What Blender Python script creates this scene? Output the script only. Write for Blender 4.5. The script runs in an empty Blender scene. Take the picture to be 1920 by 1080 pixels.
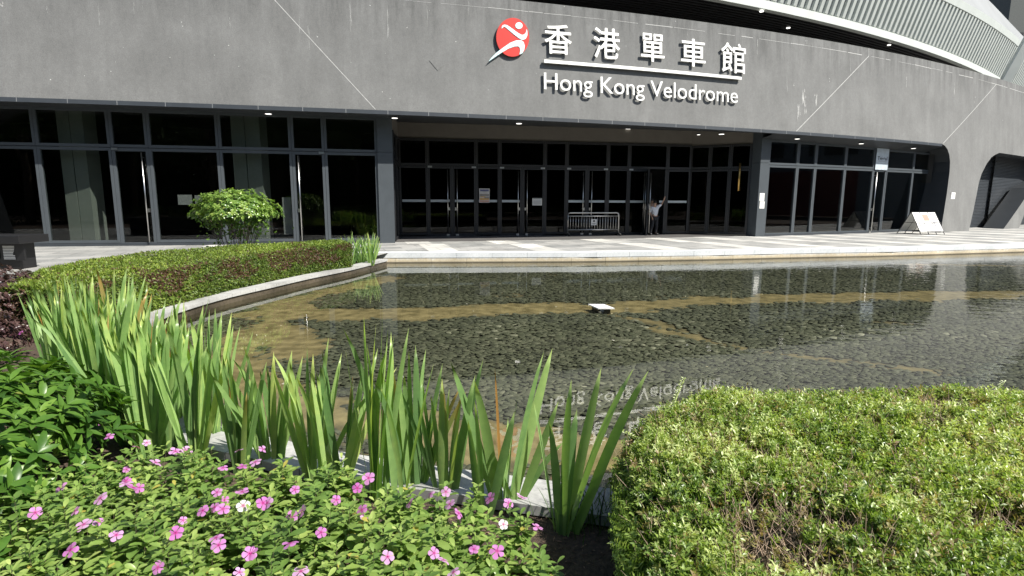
import bpy, bmesh, math, random
import numpy as np
from mathutils import Vector, Matrix
from mathutils.geometry import delaunay_2d_cdt
random.seed(7); rng = np.random.default_rng(11)
SC = bpy.context.scene; COL = SC.collection
# ------------------------------------------------------------------ camera
F = 1047.0; H = 1.55
_up = np.array([29., 6640., F]); _up /= np.linalg.norm(_up)
_f = np.array([0., 0., -1.]); _Y = _f - _f @ _up * _up; _Y /= np.linalg.norm(_Y); _X = np.cross(_Y, _up)
CM = np.array([_X, _Y, _up]); CC = np.array([0., 0., H])
cam_d = bpy.data.cameras.new('camera'); cam = bpy.data.objects.new('camera', cam_d); COL.objects.link(cam)
cam_d.sensor_width = 36; cam_d.lens = F / 1920 * 36; cam_d.clip_start = .05; cam_d.clip_end = 2000
m4 = Matrix([list(CM[i]) + [CC[i]] for i in range(3)] + [[0, 0, 0, 1]]); cam.matrix_world = m4
SC.camera = cam
# ------------------------------------------------------------------ light
SUN_TO = Vector((.88, -.475, 1.05)).normalized()
w = bpy.data.worlds.new('World'); SC.world = w; w.use_nodes = True
nt = w.node_tree; bg = nt.nodes['Background']
sky = nt.nodes.new('ShaderNodeTexSky'); sky.sky_type = 'NISHITA'; sky.sun_disc = False
elev = math.asin(SUN_TO.z); sky.sun_elevation = elev
sky.sun_rotation = math.atan2(SUN_TO.x, SUN_TO.y)
nt.links.new(sky.outputs[0], bg.inputs[0]); bg.inputs[1].default_value = 0.075
sl = bpy.data.lights.new('sun', 'SUN'); sl.energy = 4.6; sl.angle = math.radians(.5); sl.color = (1, .955, .88)
so = bpy.data.objects.new('sun', sl); COL.objects.link(so); so.rotation_euler = SUN_TO.to_track_quat('Z', 'Y').to_euler()
SC.view_settings.view_transform = 'Standard'; SC.view_settings.look = 'None'
SC.view_settings.exposure = 0.85; SC.view_settings.gamma = 1
SC.cycles.max_bounces = 8; SC.cycles.transparent_max_bounces = 14; SC.cycles.caustics_reflective = False; SC.cycles.caustics_refractive = False

# ------------------------------------------------------------------ helpers
def ray(x, y): return CM @ np.array([x - 960., 540. - y, -F])
def onz(x, y, z=0.):
    d = ray(x, y); return CC + (z - H) / d[2] * d
def onv(x, y, a, b):
    "pixel ray met with the upright plane through plan points a, b"
    d = ray(x, y); n = np.array([-(b[1] - a[1]), b[0] - a[0]]); t = (n @ np.array(a[:2])) / (n @ d[:2]); return CC + t * d
def z_at(x, y, p):
    d = ray(x, y); return CC[2] + np.hypot(p[0], p[1]) / np.hypot(d[0], d[1]) * d[2]
def tag(o, label=None, cat=None, group=None, kind=None):
    if label: o['label'] = label
    if cat: o['category'] = cat
    if group: o['group'] = group
    if kind: o['kind'] = kind
    return o
def empty(name, loc=(0, 0, 0), rz=0):
    o = bpy.data.objects.new(name, None); COL.objects.link(o); o.location = loc; o.rotation_euler.z = rz; o.empty_display_size = .2; return o
def link(name, me, parent=None, mat=None, smooth=False):
    o = bpy.data.objects.new(name, me); COL.objects.link(o)
    if mat: me.materials.append(mat)
    if smooth: me.polygons.foreach_set('use_smooth', [True] * len(me.polygons))
    if parent: o.parent = parent
    return o
def copy_tree(o, parent=None):
    c = o.copy(); COL.objects.link(c); c.parent = parent
    for ch in list(o.children): copy_tree(ch, c)
    return c
def npmesh(name, V, Fc, attrs=None):
    "V (n,3), Fc (m,k) faces all with k corners"
    me = bpy.data.meshes.new(name); V = np.asarray(V, np.float32); Fc = np.asarray(Fc, np.int32)
    k = Fc.shape[1]; me.vertices.add(len(V)); me.vertices.foreach_set('co', V.ravel())
    me.loops.add(Fc.size); me.loops.foreach_set('vertex_index', Fc.ravel())
    me.polygons.add(len(Fc)); me.polygons.foreach_set('loop_start', np.arange(len(Fc), dtype=np.int32) * k)
    for nm, a in (attrs or {}).items():
        at = me.attributes.new(nm, 'FLOAT', 'POINT'); at.data.foreach_set('value', np.asarray(a, np.float32))
    me.update(calc_edges=True); return me
class MB:
    def __init__(s): s.v = []; s.f = []
    def add(s, vs, fs):
        b = len(s.v); s.v += [tuple(map(float, p)) for p in vs]; s.f += [tuple(i + b for i in q) for q in fs]; return s
    def box(s, x0, x1, y0, y1, z0, z1):
        return s.add([(x0,y0,z0),(x1,y0,z0),(x1,y1,z0),(x0,y1,z0),(x0,y0,z1),(x1,y0,z1),(x1,y1,z1),(x0,y1,z1)],
                     [(0,3,2,1),(4,5,6,7),(0,1,5,4),(1,2,6,5),(2,3,7,6),(3,0,4,7)])
    def obox(s, c, u, v, w_):
        "box from centre and three half vectors"
        c, u, v, w_ = map(np.array, (c, u, v, w_)); P = []
        for k in (-1, 1):
            for a, b in ((-1,-1),(1,-1),(1,1),(-1,1)): P.append(c + a*u + b*v + k*w_)
        return s.add(P, [(0,3,2,1),(4,5,6,7),(0,1,5,4),(1,2,6,5),(2,3,7,6),(3,0,4,7)])
    def bar(s, a, b, wv, dv):
        "bar from a to b; wv, dv half-width vectors"
        a, b, wv, dv = map(np.array, (a, b, wv, dv)); P = []
        for q in (a, b):
            for i, j in ((-1,-1),(1,-1),(1,1),(-1,1)): P.append(q + i*wv + j*dv)
        return s.add(P, [(0,3,2,1),(4,5,6,7),(0,1,5,4),(1,2,6,5),(2,3,7,6),(3,0,4,7)])
    def tube(s, pts, r, n=8, cap=True):
        pts = [np.array(p, float) for p in pts]; rs = r if hasattr(r, '__len__') else [r] * len(pts); b = len(s.v)
        for i, p in enumerate(pts):
            t = pts[min(i+1, len(pts)-1)] - pts[max(i-1, 0)]; t /= np.linalg.norm(t) + 1e-9
            a = np.cross(t, (0, 0, 1)) if abs(t[2]) < .95 else np.cross(t, (1, 0, 0)); a /= np.linalg.norm(a); c = np.cross(t, a)
            for k in range(n):
                g = 2*math.pi*k/n; s.v.append(tuple(p + rs[i]*(math.cos(g)*a + math.sin(g)*c)))
        for i in range(len(pts)-1):
            for k in range(n):
                j = (k+1) % n; s.f.append((b+i*n+k, b+i*n+j, b+(i+1)*n+j, b+(i+1)*n+k))
        if cap: s.f.append(tuple(b+k for k in range(n))[::-1]); s.f.append(tuple(b+(len(pts)-1)*n+k for k in range(n)))
        return s
    def disc(s, c, r, nrm=(0, 0, 1), n=20, th=.01):
        return s.tube([c, np.array(c) + np.array(nrm)*th], r, n)
    def build(s, name, mat, parent=None, smooth=False, bevel=0):
        me = bpy.data.meshes.new(name); me.from_pydata(s.v, [], s.f); me.validate(); me.update()
        o = link(name, me, parent, mat, smooth)
        if bevel:
            b = o.modifiers.new('b', 'BEVEL'); b.width = bevel; b.segments = 2; b.limit_method = 'ANGLE'
        return o
# ------------------------------------------------------------------ materials
def mat(name):
    m = bpy.data.materials.new(name); m.use_nodes = True; n = m.node_tree.nodes; l = m.node_tree.links
    return m, n, l, n['Principled BSDF']
def pbr(name, col, rough=.6, metal=0, var=.12, scale=6., bump=0., bscale=40., stretch=None, spec=.5, col2=None):
    m, n, l, p = mat(name); p.inputs['Roughness'].default_value = rough; p.inputs['Metallic'].default_value = metal
    p.inputs['Specular IOR Level'].default_value = spec
    tc = n.new('ShaderNodeTexCoord'); mp = n.new('ShaderNodeMapping'); l.new(tc.outputs['Object'], mp.inputs[0])
    if stretch: mp.inputs['Scale'].default_value = stretch
    tx = n.new('ShaderNodeTexNoise'); tx.inputs['Scale'].default_value = scale; tx.inputs['Detail'].default_value = 8; l.new(mp.outputs[0], tx.inputs['Vector'])
    r = n.new('ShaderNodeValToRGB'); l.new(tx.outputs[0], r.inputs[0]); c = np.array(col)
    a = c*(1-var); b = np.array(col2) if col2 else c*(1+var)
    r.color_ramp.elements[0].color = (*a, 1); r.color_ramp.elements[1].color = (*b, 1)
    r.color_ramp.elements[0].position = .3; r.color_ramp.elements[1].position = .7
    l.new(r.outputs[0], p.inputs['Base Color'])
    if bump:
        t2 = n.new('ShaderNodeTexNoise'); t2.inputs['Scale'].default_value = bscale; t2.inputs['Detail'].default_value = 6; l.new(tc.outputs['Object'], t2.inputs['Vector'])
        bp = n.new('ShaderNodeBump'); bp.inputs['Strength'].default_value = bump; bp.inputs['Distance'].default_value = .02; l.new(t2.outputs[0], bp.inputs['Height']); l.new(bp.outputs[0], p.inputs['Normal'])
    return m
def glow(name, col, s):
    m, n, l, p = mat(name); p.inputs['Base Color'].default_value = (*col, 1); p.inputs['Emission Color'].default_value = (*col, 1); p.inputs['Emission Strength'].default_value = s; return m
def leafmat(name, cols, rough=.45, trans=.35, brown=None, spec=.4, nscale=22.):
    "leaf colours run over attribute v; attribute b blends to dry brown"
    m, n, l, p = mat(name); p.inputs['Roughness'].default_value = rough; p.inputs['Specular IOR Level'].default_value = spec
    at = n.new('ShaderNodeAttribute'); at.attribute_name = 'v'; r = n.new('ShaderNodeValToRGB')
    tcn = n.new('ShaderNodeTexCoord'); tn = n.new('ShaderNodeTexNoise'); tn.inputs['Scale'].default_value = nscale; tn.inputs['Detail'].default_value = 5; l.new(tcn.outputs['Object'], tn.inputs['Vector'])
    ma = n.new('ShaderNodeMath'); ma.operation = 'MULTIPLY_ADD'; l.new(tn.outputs[0], ma.inputs[0]); ma.inputs[1].default_value = .5; ma.inputs[2].default_value = -.25; mb = n.new('ShaderNodeMath'); mb.operation = 'ADD'; l.new(ma.outputs[0], mb.inputs[0]); l.new(at.outputs['Fac'], mb.inputs[1]); l.new(mb.outputs[0], r.inputs[0])
    e = r.color_ramp.elements
    while len(e) < len(cols): e.new(.5)
    for i, c in enumerate(cols): e[i].position = i/(len(cols)-1); e[i].color = (*c, 1)
    out = r.outputs[0]
    if brown:
        ab = n.new('ShaderNodeAttribute'); ab.attribute_name = 'b'; mx = n.new('ShaderNodeMix'); mx.data_type = 'RGBA'
        l.new(ab.outputs['Fac'], mx.inputs['Factor']); l.new(out, mx.inputs[6]); mx.inputs[7].default_value = (*brown, 1); out = mx.outputs[2]
    l.new(out, p.inputs['Base Color'])
    tr = n.new('ShaderNodeBsdfTranslucent'); g = n.new('ShaderNodeMix'); g.data_type = 'RGBA'; g.blend_type = 'MULTIPLY'; g.inputs['Factor'].default_value = 1
    l.new(out, g.inputs[6]); g.inputs[7].default_value = (1.5, 1.6, .7, 1); l.new(g.outputs[2], tr.inputs[0])
    mx2 = n.new('ShaderNodeMixShader'); mx2.inputs[0].default_value = trans; l.new(p.outputs[0], mx2.inputs[1]); l.new(tr.outputs[0], mx2.inputs[2])
    l.new(mx2.outputs[0], n['Material Output'].inputs[0]); return m
def front_fresnel(n, l, ior):
    "Fresnel for rays from the outer side; light coming out from behind meets only a small constant"
    f = n.new('ShaderNodeFresnel'); f.inputs[0].default_value = ior; g = n.new('ShaderNodeNewGeometry'); m = n.new('ShaderNodeMix'); m.data_type = 'FLOAT'
    l.new(g.outputs['Backfacing'], m.inputs['Factor']); l.new(f.outputs[0], m.inputs[2]); m.inputs[3].default_value = .04; return m
def glassmat(name, tint, ior=1.5, rough=0.0):
    m, n, l, p = mat(name); n.remove(p); t = n.new('ShaderNodeBsdfTransparent'); t.inputs[0].default_value = (*tint, 1)
    g = n.new('ShaderNodeBsdfGlossy'); g.inputs['Roughness'].default_value = rough; f = front_fresnel(n, l, ior)
    mx = n.new('ShaderNodeMixShader'); l.new(f.outputs[0], mx.inputs[0]); l.new(t.outputs[0], mx.inputs[1]); l.new(g.outputs[0], mx.inputs[2]); l.new(mx.outputs[0], n['Material Output'].inputs[0]); return m

def wallmat():
    m, n, l, p = mat('grey_render'); p.inputs['Roughness'].default_value = .9; p.inputs['Specular IOR Level'].default_value = .2
    tc = n.new('ShaderNodeTexCoord')
    def noise(sc, scale, det, rough=.6):
        mp = n.new('ShaderNodeMapping'); mp.inputs['Scale'].default_value = sc; l.new(tc.outputs['Object'], mp.inputs[0])
        t = n.new('ShaderNodeTexNoise'); t.inputs['Scale'].default_value = scale; t.inputs['Detail'].default_value = det; t.inputs['Roughness'].default_value = rough; l.new(mp.outputs[0], t.inputs['Vector']); return t.outputs[0]
    a = noise((1, 1, .16), 2.4, 9, .65); b = noise((1, 1, 1), .7, 6); c = noise((1, 1, 1), 45, 3); d = noise((1, 1, .8), 9, 8, .7)
    def mr(o, lo, hi, f0=.3, f1=.7):
        q = n.new('ShaderNodeMapRange'); q.inputs['From Min'].default_value = f0; q.inputs['From Max'].default_value = f1; q.inputs['To Min'].default_value = lo; q.inputs['To Max'].default_value = hi; l.new(o, q.inputs[0]); return q.outputs[0]
    def mul(x, y):
        q = n.new('ShaderNodeMath'); q.operation = 'MULTIPLY'; l.new(x, q.inputs[0]); l.new(y, q.inputs[1]); return q.outputs[0]
    v = mul(mul(mr(a, .91, 1.08), mr(b, .90, 1.10)), mul(mr(c, .85, 1.15), mr(d, .92, 1.08)))
    # run-off darkening just below the coping: dirt streaks
    sx = n.new('ShaderNodeSeparateXYZ'); l.new(tc.outputs['Object'], sx.inputs[0]); top = mr(sx.outputs['Z'], 0, 1, 6.6, 8.3); st = noise((1, 1, .08), 3.2, 8, .7)
    dd = mul(top, mr(st, 0, 1, .42, .62)); dk = mr(dd, 1, .66, 0, 1); v = mul(v, dk)
    cc = n.new('ShaderNodeMix'); cc.data_type = 'RGBA'; cc.blend_type = 'MULTIPLY'; cc.inputs['Factor'].default_value = 1; cc.inputs[6].default_value = (.190, .192, .187, 1)
    l.new(v, cc.inputs[7]); l.new(cc.outputs[2], p.inputs['Base Color'])
    bp = n.new('ShaderNodeBump'); bp.inputs['Strength'].default_value = .35; bp.inputs['Distance'].default_value = .01; l.new(c, bp.inputs['Height']); l.new(bp.outputs[0], p.inputs['Normal']); return m
M = {}
M['wall'] = wallmat()
M['dark_metal'] = pbr('dark_blue_grey_metal', (.045, .052, .06), .5, .0, .08, 3, spec=.3)
M['frame'] = pbr('window_frame_metal', (.072, .083, .092), .5, .0, .06, 3, spec=.2)
M['frame_dark'] = pbr('door_frame_metal', (.016, .017, .019), .4, .0, .06, 3)
M['soffit'] = pbr('dark_soffit_panel', (.03, .034, .038), .45, 0, .08, 2)
M['black'] = pbr('black_slats', (.006, .006, .006), .6, 0, .1, 2)
M['beige'] = pbr('dim_beige_render', (.17, .155, .135), .85, 0, .06, 3)
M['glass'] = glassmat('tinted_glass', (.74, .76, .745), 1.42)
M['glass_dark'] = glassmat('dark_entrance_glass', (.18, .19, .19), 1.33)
M['white_metal'] = pbr('white_cladding', (.56, .59, .55), .45, 0, .05, 1.5)
M['grey_cladding'] = pbr('grey_cladding', (.26, .27, .27), .6, 0, .08, .4)
M['steel'] = pbr('brushed_steel', (.62, .62, .6), .28, 1, .05, 8)
M['letter'] = pbr('sign_steel_face', (.72, .72, .68), .42, .35, .04, 5)
M['red'] = pbr('logo_red', (.56, .022, .010), .4, 0, .02, 3)
M['pale_blue'] = pbr('logo_pale_blue', (.62, .84, .84), .4, 0, .02, 3)
M['white'] = pbr('white_paint', (.78, .78, .76), .5, 0, .04, 5)
M['chalk'] = pbr('lime_bloom', (.54, .54, .52), .9, 0, .2, 20)
M['lamp'] = glow('downlight_glow', (1, .97, .9), 1.3)
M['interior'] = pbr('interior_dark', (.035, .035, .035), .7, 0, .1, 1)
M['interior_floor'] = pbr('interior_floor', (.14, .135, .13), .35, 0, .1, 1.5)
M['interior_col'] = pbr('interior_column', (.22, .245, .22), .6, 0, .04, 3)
M['film'] = pbr('frosted_film', (.50, .56, .58), .5, 0, .05, 5)
M['gold'] = pbr('brass_handle', (.55, .36, .12), .3, 1, .05, 5)
M['black_paint'] = pbr('black_paint', (.012, .012, .013), .4, 0, .1, 5)
M['paper'] = pbr('paper_white', (.75, .75, .72), .6, 0, .03, 20)
M['soil'] = pbr('dark_soil', (.075, .052, .036), .95, 0, .5, 30, .9, 60)
M['bark'] = pbr('bark', (.10, .075, .05), .9, 0, .3, 20, .6, 60)
M['twig'] = pbr('dry_twig', (.34, .25, .18), .8, 0, .4, 25)
M['rubber'] = pbr('rubber', (.015, .015, .015), .7)

def stone(name, c1, c2, sp=14., wet=False, tile=None, rough=.75):
    m, n, l, p = mat(name); p.inputs['Roughness'].default_value = .25 if wet else rough
    tc = n.new('ShaderNodeTexCoord'); t = n.new('ShaderNodeTexNoise'); t.inputs['Scale'].default_value = 260 / sp; t.inputs['Detail'].default_value = 9; t.inputs['Roughness'].default_value = .75
    l.new(tc.outputs['Object'], t.inputs['Vector']); t3 = n.new('ShaderNodeTexNoise'); t3.inputs['Scale'].default_value = 1.1; t3.inputs['Detail'].default_value = 7; l.new(tc.outputs['Object'], t3.inputs['Vector'])
    ad = n.new('ShaderNodeMath'); ad.operation = 'ADD'; l.new(t.outputs[0], ad.inputs[0]); l.new(t3.outputs[0], ad.inputs[1])
    r = n.new('ShaderNodeValToRGB'); l.new(ad.outputs[0], r.inputs[0]); r.color_ramp.elements[0].position = .8; r.color_ramp.elements[1].position = 1.2
    ad.use_clamp = False
    mr = n.new('ShaderNodeMapRange'); mr.inputs['From Max'].default_value = 2; l.new(ad.outputs[0], mr.inputs[0]); l.new(mr.outputs[0], r.inputs[0]); r.color_ramp.elements[0].position = .4; r.color_ramp.elements[1].position = .6
    r.color_ramp.elements[0].color = (*c1, 1); r.color_ramp.elements[1].color = (*c2, 1); out = r.outputs[0]
    if tile:
        mp = n.new('ShaderNodeMapping'); mp.inputs['Rotation'].default_value = (0, 0, tile[2]); l.new(tc.outputs['Object'], mp.inputs[0])
        b = n.new('ShaderNodeTexBrick'); b.inputs['Scale'].default_value = 1; b.inputs['Brick Width'].default_value = tile[0]; b.inputs['Row Height'].default_value = tile[1]; b.inputs['Mortar Size'].default_value = .016
        b.inputs['Color1'].default_value = (.72, .73, .73, 1); b.inputs['Color2'].default_value = (1.12, 1.1, 1.08, 1); b.inputs['Mortar'].default_value = (.5, .5, .5, 1); l.new(mp.outputs[0], b.inputs['Vector'])
        x = n.new('ShaderNodeMix'); x.data_type = 'RGBA'; x.blend_type = 'MULTIPLY'; x.inputs['Factor'].default_value = 1; l.new(out, x.inputs[6]); l.new(b.outputs[0], x.inputs[7]); out = x.outputs[2]
    l.new(out, p.inputs['Base Color']); return m
M['granite'] = stone('rim_granite', (.27, .27, .26), (.47, .47, .45))
M['granite_wet'] = stone('wet_granite', (.035, .03, .022), (.11, .09, .065), wet=True)
M['paving'] = stone('grey_paving', (.25, .25, .24), (.42, .42, .40), tile=(1.2, .6, -.36))
M['pale_paving'] = stone('pale_paving', (.50, .49, .45), (.68, .67, .63), tile=(.9, .85, -.36))
M['edge_stone'] = stone('edge_stone', (.60, .63, .64), (.82, .84, .84))
def stained():
    m = stone('stained_edge_stone', (.58, .56, .50), (.84, .82, .76)); n = m.node_tree.nodes; l = m.node_tree.links; p = n['Principled BSDF']
    src = p.inputs['Base Color'].links[0].from_socket; tc = n.new('ShaderNodeTexCoord'); mp = n.new('ShaderNodeMapping'); mp.inputs['Scale'].default_value = (1, 1, .25); l.new(tc.outputs['Object'], mp.inputs[0])
    t = n.new('ShaderNodeTexNoise'); t.inputs['Scale'].default_value = 9; t.inputs['Detail'].default_value = 7; l.new(mp.outputs[0], t.inputs['Vector']); sx = n.new('ShaderNodeSeparateXYZ'); l.new(tc.outputs['Object'], sx.inputs[0])
    mr = n.new('ShaderNodeMapRange'); mr.inputs['From Min'].default_value = -.14; mr.inputs['From Max'].default_value = -.30; l.new(sx.outputs[2], mr.inputs[0])
    ad = n.new('ShaderNodeMath'); ad.operation = 'ADD'; l.new(mr.outputs[0], ad.inputs[0]); l.new(t.outputs[0], ad.inputs[1])
    r = n.new('ShaderNodeValToRGB'); l.new(ad.outputs[0], r.inputs[0]); e = r.color_ramp.elements; e[0].position = .55; e[0].color = (1, 1, 1, 1); e[1].position = 1.0; e[1].color = (.88, .78, .60, 1); k = e.new(1.0); k.position = .99
    mr2 = n.new('ShaderNodeMapRange'); mr2.inputs['From Min'].default_value = -.255; mr2.inputs['From Max'].default_value = -.285; mr2.inputs['To Min'].default_value = 1; mr2.inputs['To Max'].default_value = .22; l.new(sx.outputs[2], mr2.inputs[0])
    x = n.new('ShaderNodeMix'); x.data_type = 'RGBA'; x.blend_type = 'MULTIPLY'; x.inputs['Factor'].default_value = 1; l.new(src, x.inputs[6]); l.new(r.outputs[0], x.inputs[7])
    y = n.new('ShaderNodeMix'); y.data_type = 'RGBA'; y.blend_type = 'MULTIPLY'; y.inputs['Factor'].default_value = 1; l.new(x.outputs[2], y.inputs[6]); l.new(mr2.outputs[0], y.inputs[7]); l.new(y.outputs[2], p.inputs['Base Color']); return m
M['stained'] = stained()
# ------------------------------------------------------------------ plan curves
FP = np.array([onz(x, y, 4.45)[:2] for x, y in [(0,181),(240,191),(480,199),(700,206),(900,214),(1100,224),(1300,235),(1490,247),(1640,259),(1772,270)]] + [(25.5,31.2),(29.4,33.75),(31.7,35.3)])
FC = np.polyfit(FP[:, 0], FP[:, 1], 4)
def yb(x):
    x = np.asarray(x, float); xc = np.clip(x, -15, 31.5); y = np.polyval(FC, xc); d = np.polyval(np.polyder(FC), xc); return y + d * (x - xc)
def nin(x):
    "unit normal pointing into the building"
    d = (yb(x + .05) - yb(x - .05)) / .1; k = math.hypot(1, d); return np.array([-d / k, 1 / k])
LEAN = .09
def fs(x, z, off=0):
    n = nin(x); q = off + LEAN * (z - 4.45); return np.array([x + n[0]*q, float(yb(x)) + n[1]*q, z])
def hit(px, py, off=0.):
    d = ray(px, py)
    def g(t):
        p = CC + t*d; return p[1] - float(yb(p[0])) - (LEAN * (p[2] - 4.45) + off) / nin(p[0])[1]
    lo, hi = 5/d[1], 80/d[1]
    for _ in range(50):
        mid = (lo+hi)/2
        if g(mid) > 0: hi = mid
        else: lo = mid
    p = CC + lo*d; q = off + LEAN*(p[2]-4.45); n = nin(p[0]); return p[0] - n[0]*q, p[2]
ZT = 8.38
EDGE = [(-60, 14.0), (-12, 15.6), (-3.6, 16.38), (2.25, 16.85), (6.4, 17.6), (8.3, 18.1), (13, 19.1), (19.1, 20.85), (26, 23.2), (40, 29)]
EX = np.array([e[0] for e in EDGE]); EY = np.array([e[1] for e in EDGE])
def ye(x): return float(np.interp(x, EX, EY))
# rim: inner (water side) edge of the coping, walked from the terrace round the left to the near side and right
RIM = [onz(*p, -.13)[:2] for p in [(727,485.5),(700,492),(655,503),(580,518),(505,535),(430,552),(355,573),(302,593),(265,625),(240,658)]] + [(-3.95,5.35),(-3.35,4.72),(-2.6,4.17),(-1.5,3.68),(-.75,3.42),(-.2,3.28),(.3,3.15),(.9,3.0),(2.2,2.75),(4,2.6),(7,2.7),(12,3.2),(20,4.5),(32,7)]
RIM = np.array(RIM)
def smooth_poly(P, k=8):
    P = np.array(P, float); out = []
    for i in range(len(P)-1):
        p0 = P[max(i-1,0)]; p1 = P[i]; p2 = P[i+1]; p3 = P[min(i+2,len(P)-1)]
        for j in range(k):
            t = j/k; out.append(.5*((2*p1)+(-p0+p2)*t+(2*p0-5*p1+4*p2-p3)*t*t+(-p0+3*p1-3*p2+p3)*t**3))
    out.append(P[-1]); return np.array(out)
RS = smooth_poly(RIM, 6)
def normals2(P):
    t = np.gradient(P, axis=0); t /= np.linalg.norm(t, axis=1)[:, None]; return np.stack([t[:, 1], -t[:, 0]], 1)   # right-hand side of travel
RN = -normals2(RS)   # points away from the water? checked below
cen = np.array([2., 10.])
if ((RS + RN*.1 - cen)**2).sum() < ((RS - RN*.1 - cen)**2).sum(): RN = -RN
# ------------------------------------------------------------------ ground, pool
def inpoly(pts, poly):
    pts = np.asarray(pts); poly = np.asarray(poly); x, y = pts[:, 0], pts[:, 1]; ins = np.zeros(len(pts), bool); j = len(poly)-1
    for i in range(len(poly)):
        xi, yi = poly[i]; xj, yj = poly[j]; c = ((yi > y) != (yj > y)) & (x < (xj-xi)*(y-yi)/(yj-yi+1e-12)+xi); ins ^= c; j = i
    return ins
def sheet(name, poly, z, m, parent=None):
    me = bpy.data.meshes.new(name); bm = bmesh.new(); vs = [bm.verts.new((p[0], p[1], z)) for p in poly]; f = bm.faces.new(vs)
    if f.normal.z < 0: f.normal_flip()
    bmesh.ops.triangulate(bm, faces=[f]); bm.normal_update()
    for q in bm.faces:
        if q.normal.z < 0: q.normal_flip()
    bm.to_mesh(me); bm.free(); return link(name, me, parent, m)
g = MB(); g.add([(-900,-900,-.45),(900,-900,-.45),(900,900,-.45),(-900,900,-.45)], [(0,1,2,3)]); tag(g.build('ground', M['soil']), kind='structure')
pool = [tuple(p) for p in RS] + [(36, ye(36)), (26, ye(26)), (19.1, ye(19.1)), (13, ye(13)), (8.3, ye(8.3)), (6.4, ye(6.4)), (2.25, ye(2.25)), (-3.45, ye(-3.45))]
pool_out = [tuple(p) for p in (RS + RN*.3)]
# planting bed soil around the rim (outside), down to behind camera
bed = [(-40, 16)] + [(RS[0][0]-.3, RS[0][1]+.9)] + pool_out + [(60, 9), (60, -60), (-60, -60), (-60, 14)]
sheet('planting_soil', [(-60, 13.9), (RS[0][0]-.35, 16.2)] + pool_out + [(60, 9), (60, -60), (-60, -60)], -.2, M['soil']); tag(bpy.data.objects['planting_soil'], kind='structure')
# coping
cp = MB(); n = len(RS)
for a, b, z0, z1 in ((0, .30, -.19, -.13),):
    I = RS + RN*a; O = RS + RN*b; v = []
    seg = 0; L = np.r_[0, np.cumsum(np.linalg.norm(np.diff(RS, axis=0), axis=1))]
    k = 0; stones = []
    cuts = np.arange(0, L[-1], .62)
    for c0, c1 in zip(cuts[:-1], cuts[1:]):
        ts = np.linspace(c0+.004, c1-.004, 4)
        ii = [np.array([np.interp(t, L, I[:, 0]), np.interp(t, L, I[:, 1])]) for t in ts]; oo = [np.array([np.interp(t, L, O[:, 0]), np.interp(t, L, O[:, 1])]) for t in ts]
        dz = random.uniform(-.002, .002)
        for i in range(3):
            P = [(*ii[i], z0), (*ii[i+1], z0), (*oo[i+1], z0), (*oo[i], z0), (*ii[i], z1+dz), (*ii[i+1], z1+dz), (*oo[i+1], z1+dz), (*oo[i], z1+dz)]
            fc = [(0,3,2,1),(4,5,6,7),(0,1,5,4),(2,3,7,6)]
            if i == 0: fc.append((3,0,4,7))
            if i == 2: fc.append((1,2,6,5))
            cp.add(P, fc)
rim_t = empty('pool_rim', (*RS[40], -.45)); tag(rim_t, 'curved grey granite kerb wall round the planted side of the shallow pool', 'kerb')
def child_at(o, parent):
    o.parent = parent; o.matrix_parent_inverse = Matrix.Translation(parent.location).inverted(); return o
child_at(cp.build('coping', M['granite']), rim_t)
rw = MB(); I = RS + RN*.035; O = RS + RN*.27
for i in range(n-1):
    rw.add([(*I[i],-.45),(*I[i+1],-.45),(*I[i+1],-.192),(*I[i],-.192)], [(0,1,2,3)]); rw.add([(*O[i],-.45),(*O[i+1],-.45),(*O[i+1],-.192),(*O[i],-.192)], [(3,2,1,0)])
child_at(rw.build('wall', M['granite_wet']), rim_t)
# terrace: one sheet plus stone steps at the pool edge
tp = [(x, ye(x)+.02) for x in np.linspace(-3.6, 40, 60)]
terr = [(-3.75, 15.6), (-4.2,15.5), (-6.6,14.6), (-8.2, 12.2), (-8.2, 9.5), (-7.6, 7.8), (-8.5, 5), (-40, 5), (-60, 60), (120, 90), (120, 40)]
sheet('terrace_paving', terr[::-1][:0] + [(x, ye(x)+.30) for x in np.linspace(40, -3.6, 50)] + terr[:9] + [(90, 60)], 0, M['paving']); tag(bpy.data.objects['terrace_paving'], kind='structure')
ed = MB(); st = MB()
xs = np.arange(-5.85, 40, 1.05)
for a, b in zip(xs[:-1], xs[1:]):
    m_ = (a+b)/2
    def q(x, o): return (x, ye(x)+o)
    a2, b2 = a+.003, b-.003
    P = [q(a2,0), q(b2,0), q(b2,.36), q(a2,.36)]
    ed.add([(*p,-.155) for p in P]+[(*p,.003) for p in P], [(0,3,2,1),(4,5,6,7),(0,1,5,4),(1,2,6,5),(2,3,7,6),(3,0,4,7)])
    P = [q(a2+.3,.010), q(b2+.3,.010), q(b2+.3,.36), q(a2+.3,.36)]
    st.add([(*p,-.5) for p in P]+[(*p,-.158) for p in P], [(0,3,2,1),(4,5,6,7),(0,1,5,4),(1,2,6,5),(2,3,7,6),(3,0,4,7)])
kerb = ed.build('terrace_edge', M['edge_stone'], bevel=.004); tag(kerb, kind='structure')
tag(st.build('terrace_edge_footing', M['stained']), kind='structure')
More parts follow.
